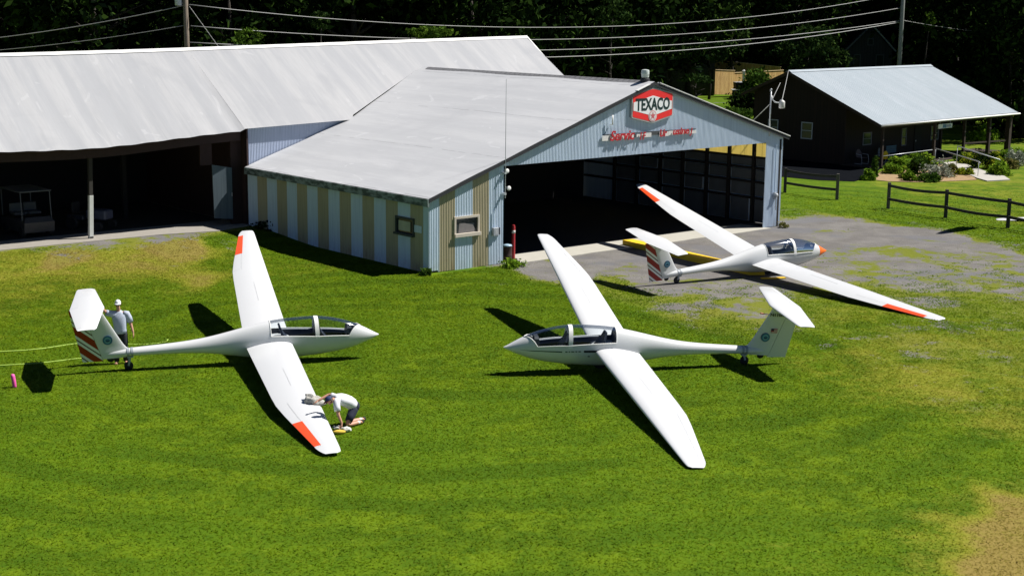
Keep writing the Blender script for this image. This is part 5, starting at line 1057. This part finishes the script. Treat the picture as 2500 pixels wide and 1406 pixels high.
def wire(pa, pb, mid=None, sag=0.0, r=.023, label='power line', n=28):
    A, B = Vector(pa), Vector(pb)
    if mid:
        nrm = (B-A).cross(Vector((0, 0, 1))).normalized(); X = onplane(*mid, A, nrm); t = (X-A).dot(B-A)/(B-A).length_squared; c = A.lerp(B, t); sag = (c.z-X.z)/(4*t*(1-t))
    m = MB(); m.tube([A.lerp(B, k/n)-Vector((0, 0, 4*sag*(k/n)*(1-k/n))) for k in range(n+1)], r, 6)
    return tag(m.build('power_line', M['wire'], None, True), label, 'power line', 'overhead wires behind the buildings')
def at1(u, v): d = ray(u, v); return CAM+d*(p1.y/d.y)
def at2(u, v): d = ray(u, v); return CAM+d*(p2.y/d.y)
wire(at1(462, 12), at2(2200, -15), (1300, 68), label='topmost wire from the transformer pole across to the grey pole')
wire(at1(466, 64), at2(2200, 20), (1500, 93), label='second wire from the top between the two poles')
wire(at1(462, 104), at2(2196, 52), (1560, 115), label='third wire from the top between the two poles', r=.025)
wire(at1(462, 118), at2(2196, 55), (1560, 131), label='lowest wire between the two poles', r=.028)
wire(at1(450, 14), at1(-300, 118), sag=.35, label='upper wire running left from the transformer pole', r=.022)
wire(at1(450, 63), at1(-300, 140), sag=.3, label='lower dim wire running left from the transformer pole', r=.016)
gx = at1(560, 112); wire(at1(462, 16), gx+Vector((1.5, 0, -3.0)), sag=0, label='guy wire slanting down from the transformer pole', r=.016)
wire(at2(2202, 50), aty(2600, 90, 125), sag=.3, label='wire running right from the grey pole', r=.02)
lamp_top = hw(lu+.50, -.22, lz+1.28); ridge_end = cw(U0_, CR, CRZ+.02)
wire(lamp_top, ridge_end, sag=.05, label='cable from the yard lamp up to the clubhouse ridge', r=.018)
wire(hw(lu, .02, lz+1.1), aty(1795, 335, 74), sag=.02, label='stay cable from the yard lamp pole down behind the hangar roof', r=.018)
wire(hw(lu+.05, -.02, lz+1.25), aty(1905, 203, 67), sag=.0, label='short cable rising right from the yard lamp pole', r=.014)
# ------------------------------------------------------------------ upper yard: shed, cedar fences, retaining wall, odds and ends
def fence_panel(a, b, h, label, cap=True, mat='cedar'):
    a, b = Vector(a), Vector(b); L = (b-a).xy.length; f = thing('board_fence', label, 'fence', tuple(a), math.atan2(b.y-a.y, b.x-a.x), 'cedar board fences in the upper yard')
    dz = b.z-a.z
    m = MB(); m.rings([[(0, -.02, 0), (0, .02, 0), (0, .02, h), (0, -.02, h)], [(L, -.02, dz), (L, .02, dz), (L, .02, h+dz), (L, -.02, h+dz)]], True, True); m.build('boards', M[mat], f)
    m = MB(); m.beam((-.03, 0, h+.02), (L+.03, 0, h+.02+dz), .12, .04); m.build('cap_rail', plain('cap_rail_wood', (.60, .46, .26), .7, .1, 4), f)
    for k in range(int(L/2.4)+1):
        t = min(L, k*2.4); z = dz*t/max(L, .01); MB().box(t-.05, t+.05, .021, .12, z, z+h+.005).build('post', M['wood_grey'], f)
YD = 119
fa, fb = aty(1744, 231, YD), aty(1791, 232, YD+1.6); fence_panel(fa, fb, 1.95, 'tall sunlit cedar fence panel beside the charcoal shed')
fc, fd = aty(1791, 227, YD+1.7), aty(1912, 219, YD+5.9); fence_panel(fc, fd, 1.60, 'long sunlit cedar fence running behind the clubhouse')
fe1, ff1 = aty(1744, 199, YD+11), aty(1904, 218, YD+2.6+5); fence_panel(fe1, ff1, 1.85, 'shaded brown cedar fence at the back of the upper yard')
M['cedar_shade'] = M['cedar']
sx = aty(1743, 228, 121.4); sb0 = aty(1560, 229, 121.2)
sh = thing('shed', 'charcoal boarded shed half hidden under a tree behind the hangar ridge', 'shed', (sx.x, sx.y, sx.z)); dv = (sb0-sx); dv.z = 0; ang = math.atan2(-dv.y, -dv.x); sh.rotation_euler = (0, 0, ang); SL = dv.length+4
m = MB(); m.box(-SL, 0, 0, 4.5, -.5, 3.0); m.build('wall', M['shed_boards'], sh); m = MB(); m.prism([(-.4, 2.95), (4.8, 3.15), (4.8, 3.25), (-.4, 3.05)], 0, -SL-.4, .12); m.build('roof', M['fascia_dark'], sh)
w_ = MB().box(-1.9, -1.1, -.03, -.002, 1.2, 2.2).build('window', M['greybox'], sh); MB().box(-1.82, -1.18, -.036, -.031, 1.28, 2.12).build('pane', M['pane'], w_)
w_ = MB().box(-4.5, -3.6, -.03, -.002, .0, 2.0).build('door', M['dark_in'], sh); MB().box(-3.75, -3.7, -.06, -.031, 1, 1.1).build('handle', M['steel'], w_)
def tsheet(name, px, mat, dz, depth=None):
    pts = [GT(a, b) for a, b in px]; m = MB(); n = len(pts); m.rings([[p+Vector((0, 0, dz-.15)) for p in pts], [p+Vector((0, 0, dz)) for p in pts]], True, True); o = m.build(name, mat); fix_normals(o); return tag(o, kind='structure')
tsheet('patio', [(1640, 236), (1690, 226), (1745, 225), (1752, 230), (1722, 237), (1668, 241)], M['pale_concrete'], .06)
# low field stone wall
wa, wb = GT(1668, 262), GT(1812, 262); st_ = thing('stone_wall', 'low dry stone retaining wall below the upper lawn', 'wall', (wa.x, wa.y, wa.z)); m = MB(); rnd = random.Random(3)
for row in range(3):
    x = 0
    while x < (wb-wa).length:
        w_ = rnd.uniform(.3, .7); p = (wb-wa).normalized()*(x+w_/2); c = (p.x, p.y+rnd.uniform(-.1, .1), -.2+row*.28+p.z+rnd.uniform(-.04, .04)); bm_ = MB(); rs = []
        for i in range(1, 6):
            a = PI*i/6; rs.append([(c[0]+w_*.56*math.sin(a)**.6*math.cos(b)*rnd.uniform(.9, 1.1), c[1]+.24*math.sin(a)**.6*math.sin(b), c[2]+.16*math.cos(a)) for b in np.linspace(0, 2*PI, 8, endpoint=False)])
        m.rings(rs, True, True); x += w_*.95
m.build('stones', M['stone'], st_)
pp = aty(1657, 231, 118.5); pl = thing('planter', 'stone urn planter with leaves in front of the shed', 'planter', tuple(pp)); MB().lathe([(.14, -.2), (.12, .1), (.22, .3), (.30, .45), (.26, .47)], (0, 0, 0), 16).build('urn', M['stone'], pl, True)
for (px, py, yy), lb in (((1801, 232, 118.6), 'dark wheelie bin at the end of the tall cedar panel'), ((1813, 231, 119.0), 'second dark bin just right of the one at the cedar panel')):
    p = aty(px, py, yy); bi = thing('bin', lb, 'bin', tuple(p), .2, 'bins by the cedar fence'); m = MB(); m.rings([[(-.22, -.25, 0), (.22, -.25, 0), (.22, .25, 0), (-.22, .25, 0)], [(-.3, -.33, .95), (.3, -.33, .95), (.3, .33, .95), (-.3, .33, .95)]], True, True); m.build('body', M['rubber'], bi); MB().box(-.32, .32, -.36, .35, .95, 1.02, 0, .015).build('lid', M['greybox'], bi)
p = aty(1814, 228, 120.2); m = MB(); m.box(-.11, .11, -.11, .11, 0, 1.75); m.lathe([(.16, 1.75), (.16, 1.80), (.01, 1.88)], (0, 0, 0), 4); o = m.build('gate_post', M['rib_white']); o.location = p; tag(o, 'white gate post standing against the sunlit cedar fence', 'post')
p = aty(1808, 238, 116.8); tb = thing('table', 'small pale garden table in front of the cedar fence', 'table', tuple(p)); MB().box(-.75, .75, -.3, .3, .55, .62).build('tabletop', M['rib_white'], tb)
for x in (-.6, .6): MB().box(x-.05, x+.05, -.25, .25, 0, .55).build('leg', M['wood_dark'], tb)
# far gabled house, car shape, mailbox, road
hp0 = aty(2122, 168, 150); ho = thing('house', 'dark gabled house in deep shade under the trees', 'house', tuple(hp0), -.12)
m = MB(); m.prism([(-2.2, -1), (2.2, -1), (2.2, 1.9), (0, 4.15), (-2.2, 1.9)], 1, 0, 9); m.box(-9, -2.2, 3, 9, -1, 1.6); m.build('wall', M['house_boards'], ho); m = MB(); m.prism([(-2.6, 1.6), (0, 4.2), (2.6, 1.6), (2.6, 1.85), (0, 4.5), (-2.6, 1.85)], 1, -.4, 9.2); m.prism([(-9.2, 1.5), (-2.2, 1.6), (-2.2, 2.9)], 1, 2.6, 9.2); m.build('roof', M['fascia_dark'], ho)
for x0, x1, z0, z1 in ((-1.6, -.9, .1, 1.4), (.6, 1.4, .1, 1.4), (-.3, .3, 2.3, 3.0)):
    w_ = MB().box(x0, x1, -.03, -.002, z0, z1).build('window', plain('dim_trim', (.10, .11, .13), .6, .1, 3), ho); MB().box(x0+.08, x1-.08, -.036, -.031, z0+.08, z1-.08).build('pane', M['pane'], w_)
MB().beam((-2.5, -.42, 1.75), (0, -.42, 4.38), .05, .14).build('gable_trim', plain('dim_trim2', (.12, .13, .15), .6, .1, 3), ho); MB().beam((2.5, -.42, 1.75), (0, -.42, 4.38), .05, .14).build('gable_trim', M['greybox'], ho)
road = [GT(2300, 226), GT(2620, 206), GT(2620, 226), GT(2300, 243)]
tag(mesh('road', [(p.x, p.y, T(p.x, p.y)+.03) for p in road], [(0, 1, 2, 3)], M['road']), kind='structure')
p = GT(2432, 246); cr_ = thing('parked_car', 'dark parked car mostly hidden behind the clubhouse roof', 'car', tuple(p), .5)
prof = [(-2.1, .35), (-2.1, .85), (-1.5, .95), (-.9, 1.42), (.55, 1.45), (1.2, .98), (2.05, .85), (2.15, .4)]
m = MB(); rs = [[(x, y*(1 if z < .98 else .82), z) for x, z in prof] for y in (-.85, -.8, .8, .85)]; m.rings(rs, True, True); m.build('body', M['blackpaint'], cr_)
for x in (-1.3, 1.35):
    for y in (-.8, .8): MB().lathe([(.1, -.1), (.3, -.11), (.34, 0), (.3, .11), (.1, .1)], (x, y, .34), 16, ax='y').build('wheel', M['rubber'], cr_, True)
MB().prism([(-1.35, 1.0), (-.85, 1.38), (.5, 1.40), (1.05, 1.0)], 1, -.86, -.76).build('side_window', M['pane'], cr_)
p = GT(2470, 252); mbx = thing('mailbox', 'pale mailbox on a post by the far road', 'mailbox', tuple(p)); MB().box(-.05, .05, -.05, .05, 0, 1.1).build('post', M['wood_grey'], mbx); m = MB(); m.prism([(-.22, 1.1), (.22, 1.1), (.22, 1.4), (.1, 1.55), (-.1, 1.55), (-.22, 1.4)], 1, -.35, .35); m.build('box', M['rib_white'], mbx)
# ------------------------------------------------------------------ garden at the porch
tsheet('shade_sheet', [(1800, 385), (1990, 392), (2150, 412), (2128, 432), (2085, 444), (2000, 441), (1905, 432), (1800, 425)], plain('yard_shade_dark', (.007, .008, .010), 1.0, .3, 2, spec=0.0), .02)  # dark sheet stands in for the shade left of the cabin
tsheet('garden_bed', [(2130, 440), (2150, 420), (2230, 408), (2300, 402), (2370, 428), (2385, 440), (2330, 443), (2240, 446), (2170, 444)], plain('garden_soil', (.30, .20, .10), .95, .35, 6, bump=.5), .03)
tsheet('path', [(2303, 399), (2340, 396), (2385, 413), (2420, 425), (2452, 432), (2466, 441), (2410, 444), (2386, 437), (2352, 423), (2322, 410)], M['concrete'], .06)
def handrail(pts, label):
    (u0, vt0, vb0), (u1, vt1, vb1) = pts; a, b = G(u0, vb0), G(u1, vb1)
    za = onplane(u0, vt0, a, Vector((0, 1, 0))).z; zb = onplane(u1, vt1, b, Vector((0, 1, 0))).z
    h = thing('handrail', label, 'handrail', (a.x, a.y, 0), 0, 'steel handrails along the clubhouse ramp'); d = b-a
    MB().tube([(0, 0, za), (d.x, d.y, zb), (d.x*1.03, d.y*1.03, zb-.06)], .032, 8).build('rail', M['steel'], h, True)
    for t in (0, 1): MB().tube([(d.x*t, d.y*t, 0), (d.x*t, d.y*t, za*(1-t)+zb*t)], .022, 6).build('post', M['steel'], h, True)
handrail(((2282, 363, 398), (2387, 395, 432)), 'left steel handrail of the ramp to the clubhouse porch')
handrail(((2334, 357, 414), (2438, 390, 418)), 'right steel handrail of the ramp to the clubhouse porch')
def leaves(n, centers, spread, size, flat=.6, seed=1, droop=0.0):
    r = np.random.default_rng(seed); centers = np.asarray(centers, float); ci = r.integers(0, len(centers), n); sp = np.asarray(spread, float)
    if sp.ndim == 2: sp = sp[ci]
    c = centers[ci]+r.normal(0, 1, (n, 3))*sp
    a = r.normal(0, 1, (n, 3)); a[:, 2] *= flat; a /= np.linalg.norm(a, axis=1, keepdims=True); b = np.cross(a, r.normal(0, 1, (n, 3))); b /= np.linalg.norm(b, axis=1, keepdims=True)
    s = size*r.uniform(.55, 1.3, (n, 1)); w_ = s*r.uniform(.35, .6, (n, 1))
    vs = np.stack([c-a*s, c+b*w_-a*s*.1, c+a*s+np.array([0, 0, -1])*s*droop, c-b*w_-a*s*.1], 1).reshape(-1, 3); fs = np.arange(n*4).reshape(-1, 4); return vs, fs
def bush(px, py, w_, h, mat, label, seed, size=.10, n=1300, spiky=False, cat='bush', group='plants in the porch garden', name='bush', zz=None):
    p = GT(px, py) if zz is None else zz; w_, h = (w_*.86, h*.82) if group == 'plants in the porch garden' else (w_, h); r = random.Random(seed); cs = []
    for _ in range(26):
        a, e = r.uniform(0, 2*PI), max(0, r.uniform(-.05, 1))**.8; rad = math.sqrt(max(0, 1-e*e)); k = r.uniform(.55, .95)
        cs.append((w_*.5*rad*math.cos(a)*k, w_*.5*rad*math.sin(a)*k, max(.06, h*e*k)))
    vs, fs = leaves(n, cs, (w_*.09, w_*.09, h*.10), size, .9 if not spiky else 1.6, seed)
    vs[:, 2] = np.maximum(vs[:, 2], .0); b = thing(name, label, cat, tuple(p), 0, group); npmesh('foliage', vs, fs, M[mat], b); m = MB()
    for k in range(4): m.tube([(0, 0, -.05), (cs[k][0]*.6, cs[k][1]*.6, cs[k][2]*.8)], .015, 5)
    m.build('stem', M['bark'], b); return b
for i, (px, py, w_, h, mt_, lb, sz) in enumerate([
    (2120, 440, .8, .75, 'leaf_bright', 'broad leaved green plant at the left end of the porch garden', .14), (2134, 434, .34, 1.5, 'leaf_mid', 'tall thin dark leaved plant beside the porch corner post', .13),
    (2176, 424, 1.5, .8, 'leaf_bright', 'bright green bush right of the porch corner post', .11), (2200, 413, 1.7, .9, 'leaf_bright', 'grassy bright bush at the porch edge below the blue bench', .15), (2232, 407, 1.8, 1.0, 'leaf_bright', 'bright bush at the porch edge left of the ramp', .14),
    (2240, 425, 1.5, 1.25, 'leaf_mid', 'dark green bush in the middle of the porch garden', .12), (2262, 412, 1.4, 1.1, 'leaf_bright', 'light green leafy bush left of the grey lavender', .13), (2222, 442, .9, .7, 'leaf_bright', 'small yellow green bush at the lawn edge of the garden', .09),
    (2207, 437, .7, .45, 'leaf_olive', 'reddish low plant on bare soil near the small front bush', .07), (2288, 433, 2.0, 1.25, 'leaf_grey', 'big silvery grey lavender bush left of the ramp', .08), (2266, 443, 1.5, .65, 'leaf_mid', 'dark low bush in front of the grey lavender', .09),
    (2322, 420, .9, .55, 'leaf_olive', 'olive tuft between the grey lavender and the ramp', .09), (2315, 432, .8, .5, 'leaf_olive', 'low olive clump in front of the ramp tuft', .08), (2348, 427, .9, .55, 'leaf_lime', 'lime green flowering clump on the left edge of the path', .07), (2364, 428, .7, .5, 'leaf_lime', 'yellow flowering clump nearest the left handrail foot', .06),
    (2350, 396, 1.2, .8, 'leaf_mid', 'dark bush at the top of the ramp', .11), (2372, 401, 1.6, 1.0, 'leaf_lime', 'yellow green bush on the right of the ramp', .10), (2400, 412, 1.9, 1.5, 'leaf_dark', 'rounded very dark shrub between the ramp and the lime bushes', .08), (2432, 413, 1.5, .9, 'leaf_lime', 'yellow green bush under the right handrail', .10),
    (2440, 428, 1.5, 1.0, 'leaf_bright', 'rounded green bush at the lower right of the path', .10), (2462, 411, 1.6, .7, 'leaf_olive', 'flat olive bush right of the ramp', .09), (2478, 404, 1.5, 1.3, 'leaf_grey', 'grey lavender bush near the right edge', .08), (2425, 395, 1.3, .7, 'leaf_lime', 'lime bush behind the right handrail', .1), (2455, 393, 1.8, .9, 'leaf_bright', 'leafy bush at the foot of the big porch post', .12), (2490, 392, 1.6, .9, 'leaf_bright', 'leafy bush at the right edge beyond the porch post', .12),
    (2405, 350, 2.5, 1.6, 'leaf_bright', 'light green bush seen through the porch opening', .16)]):
    bush(px, py, w_, h, mt_, lb, 40+i, sz)
bush(1848, 232, 3.0, 2.1, 'leaf_mid', 'round green shrub against the sunlit cedar fence', 91, .16, 2200, group='shrubs in the upper yard', zz=aty(1848, 234, 117.0))
for i, (px, py, yy, w_, h) in enumerate(((1822, 262, 110, 2.4, 1.5), (1845, 280, 107, 3.4, 1.9), (1800, 292, 105, 2.4, .9))):
    bush(px, py, w_, h, 'leaf_dark' if i < 2 else 'leaf_mid', ['dark shrub below the right end of the stone wall', 'wide dark shrub in front of the clubhouse back corner', 'low grey green shrub below the stone wall'][i], 95+i, .16, 2000, group='shrubs in the upper yard', zz=aty(px, py, yy))
bush(1252, 652, .9, .35, 'leaf_bright', 'weed clump at the left foot of the hangar door', 101, .07, 500, cat='weed', group='weeds along the hangar', name='weed_clump')
bush(1040, 672, .5, .3, 'leaf_mid', 'small dark weed at the front corner of the striped wall', 102, .06, 300, cat='weed', group='weeds along the hangar', name='weed_clump')
bush(1912, 556, .5, .25, 'leaf_olive', 'dry weed at the right corner of the hangar', 103, .05, 250, cat='weed', group='weeds along the hangar', name='weed_clump')
bush(668, 556, 1.5, .5, 'leaf_dark', 'dark weeds in the shaded corner between hangar and barn', 104, .07, 700, cat='weed', group='weeds along the hangar', name='weed_clump', zz=G(660, 563, .15))
# ------------------------------------------------------------------ trees
def crown_mesh(name, seed, rx, rz, n, size, mat, nclump=70, base=0.0):
    r = np.random.default_rng(seed); u = r.normal(0, 1, (nclump, 3)); u /= np.linalg.norm(u, axis=1, keepdims=True); k = r.uniform(.45, 1.0, (nclump, 1))**.5
    c = u*k*np.array([rx, rx, rz]); c[:, 2] += base; sp = r.uniform(.10, .20, (nclump, 1))*np.array([[rx, rx, rz*.55]])
    vs, fs = leaves(n, c, sp, size, .8, seed, .25)
    me = bpy.data.meshes.new(name); nf = len(fs); me.vertices.add(len(vs)); me.vertices.foreach_set('co', vs.astype(np.float32).ravel()); me.loops.add(nf*4); me.loops.foreach_set('vertex_index', fs.astype(np.int32).ravel()); me.polygons.add(nf); me.polygons.foreach_set('loop_start', np.arange(0, nf*4, 4, dtype=np.int32)); me.materials.append(mat); me.update(calc_edges=True); return me, c
def trunk_mesh(name, seed, h, r0, rx, mat):
    r = random.Random(seed); m = MB(); m.tube([(0, 0, -.5), (.1, .05, h*.3), (-.1, .1, h*.62), (.05, 0, h*.95)], [r0*1.3, r0, r0*.7, r0*.2], 10)
    for k in range(9):
        a = 2*PI*k/9+r.uniform(-.3, .3); z0 = h*r.uniform(.25, .7); L = rx*r.uniform(.5, .9); m.tube([(0, 0, z0), (L*.5*math.cos(a), L*.5*math.sin(a), z0+L*.25), (L*math.cos(a), L*math.sin(a), z0+L*.45)], [r0*.45, r0*.25, r0*.06], 6)
    me = bpy.data.meshes.new(name); me.from_pydata(m.v, [], m.f); me.materials.append(mat); me.polygons.foreach_set('use_smooth', [True]*len(me.polygons)); return me
VAR = []
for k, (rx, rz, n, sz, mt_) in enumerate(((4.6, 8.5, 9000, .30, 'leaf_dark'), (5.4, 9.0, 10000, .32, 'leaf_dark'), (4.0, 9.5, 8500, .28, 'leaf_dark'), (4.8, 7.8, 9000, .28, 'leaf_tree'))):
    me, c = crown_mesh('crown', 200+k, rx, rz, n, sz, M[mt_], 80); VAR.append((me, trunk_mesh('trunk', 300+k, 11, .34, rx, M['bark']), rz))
LBL = ['dark dense tree', 'broad dark tree', 'narrow dark tree', 'slightly lighter green tree']
def tree(x, y, k, s, label, rot, zc=None, group='trees of the dark wood behind the airfield'):
    z = T(x, y); t = thing('tree', label, 'tree', (x, y, z), rot, group); t.scale = (s, s, s); cm, tm, rz = VAR[k]
    c = bpy.data.objects.new('crown', cm); link(c, t); c.location = (0, 0, rz*.93 if zc is None else zc); tr_ = bpy.data.objects.new('trunk', tm); link(tr_, t); return t
rnd = random.Random(21); cnt = 0
def place(col):
    out = []
    for (u, y, k, s) in col: d = ray(u, 60); out.append((d.x/d.y*y, y, k, s, u))
    return out
row1 = [(-120, 92, 0, 1.0), (60, 96, 1, 1.0), (230, 90, 2, 1.05), (390, 97, 0, 1.0), (560, 93, 1, .95), (720, 98, 2, 1.0), (860, 95, 0, 1.05), (1010, 100, 1, 1.0), (1150, 97, 2, 1.0), (1290, 103, 0, 1.0), (1420, 108, 1, 1.05), (1490, 109, 0, 1.0), (1590, 113, 3, 1.0), (1688, 117.2, 3, .95),
        (2340, 128, 0, 1.0), (2440, 122, 1, 1.0), (2520, 112, 2, 1.0), (2600, 118, 0, 1.1)]
row2 = [(-60+155*i, 118+rnd.uniform(-4, 6)+(14 if 1600 < -60+155*i < 2300 else 0), rnd.randrange(3), rnd.uniform(1.05, 1.25)) for i in range(18)]
row3 = [(-120+140*i, 150+rnd.uniform(-6, 8), rnd.randrange(3), rnd.uniform(1.2, 1.45)) for i in range(20)]
row4 = [(-100+120*i, 178+rnd.uniform(-6, 8), rnd.randrange(3), rnd.uniform(1.5, 1.8)) for i in range(23)]
WHERE = lambda u: 'at the left edge' if u < 150 else 'left of the transformer pole' if u < 440 else 'right of the transformer pole' if u < 800 else 'behind the middle of the barn ridge' if u < 1150 else 'behind the right end of the barn' if u < 1420 else 'above the hangar ridge' if u < 1700 else 'beside the cedar fences' if u < 1950 else 'behind the clubhouse ridge' if u < 2210 else 'right of the grey pole' if u < 2400 else 'at the right edge'
ORD = ['first', 'second', 'third', 'fourth', 'fifth', 'sixth']; seen = {}
for rn, (nm, row) in enumerate((('front', row1), ('second', row2), ('third', row3), ('rear', row4))):
    for x, y, k, s, u in place(row):
        key = (nm, WHERE(u), k); seen[key] = seen.get(key, 0)+1
        if rn == 1 and abs(x-hp0.x) < 6 and y < 152: y = 160
        if 1400 < u < 1960 and rn == 1: y = max(y, 131)
        tree(x, y, k, s, f'{LBL[k]} {WHERE(u)}, {nm} row of the wood' if seen[key] == 1 else f'{LBL[k]} {WHERE(u)}, {ORD[seen[key]-1]} in the {nm} row', rnd.uniform(0, 6.28), zc=VAR[k][2]+2.2 if (rn == 0 and 1500 < u < 1700) else None)
# smaller sunlit trees and branches that stand out of the dark wood
def small_tree(px, py, y, rx, rz, mt_, label, seed, n=2600, size=.2, trunk=True, zlow=None):
    c = aty(px, py, y); g = T(c.x, c.y); t = thing('tree', label, 'tree', (c.x, c.y, g), 0, 'small lighter trees in front of the wood')
    me, _ = crown_mesh('crown', seed, rx, rz, n, size, M[mt_], 34); o = bpy.data.objects.new('crown', me); link(o, t); o.location = (0, 0, c.z-g)
    h = max(.5, c.z-g+rz*.3); o = bpy.data.objects.new('trunk', trunk_mesh('trunk', seed, h, .10, rx*.8, M['bark'])); link(o, t)
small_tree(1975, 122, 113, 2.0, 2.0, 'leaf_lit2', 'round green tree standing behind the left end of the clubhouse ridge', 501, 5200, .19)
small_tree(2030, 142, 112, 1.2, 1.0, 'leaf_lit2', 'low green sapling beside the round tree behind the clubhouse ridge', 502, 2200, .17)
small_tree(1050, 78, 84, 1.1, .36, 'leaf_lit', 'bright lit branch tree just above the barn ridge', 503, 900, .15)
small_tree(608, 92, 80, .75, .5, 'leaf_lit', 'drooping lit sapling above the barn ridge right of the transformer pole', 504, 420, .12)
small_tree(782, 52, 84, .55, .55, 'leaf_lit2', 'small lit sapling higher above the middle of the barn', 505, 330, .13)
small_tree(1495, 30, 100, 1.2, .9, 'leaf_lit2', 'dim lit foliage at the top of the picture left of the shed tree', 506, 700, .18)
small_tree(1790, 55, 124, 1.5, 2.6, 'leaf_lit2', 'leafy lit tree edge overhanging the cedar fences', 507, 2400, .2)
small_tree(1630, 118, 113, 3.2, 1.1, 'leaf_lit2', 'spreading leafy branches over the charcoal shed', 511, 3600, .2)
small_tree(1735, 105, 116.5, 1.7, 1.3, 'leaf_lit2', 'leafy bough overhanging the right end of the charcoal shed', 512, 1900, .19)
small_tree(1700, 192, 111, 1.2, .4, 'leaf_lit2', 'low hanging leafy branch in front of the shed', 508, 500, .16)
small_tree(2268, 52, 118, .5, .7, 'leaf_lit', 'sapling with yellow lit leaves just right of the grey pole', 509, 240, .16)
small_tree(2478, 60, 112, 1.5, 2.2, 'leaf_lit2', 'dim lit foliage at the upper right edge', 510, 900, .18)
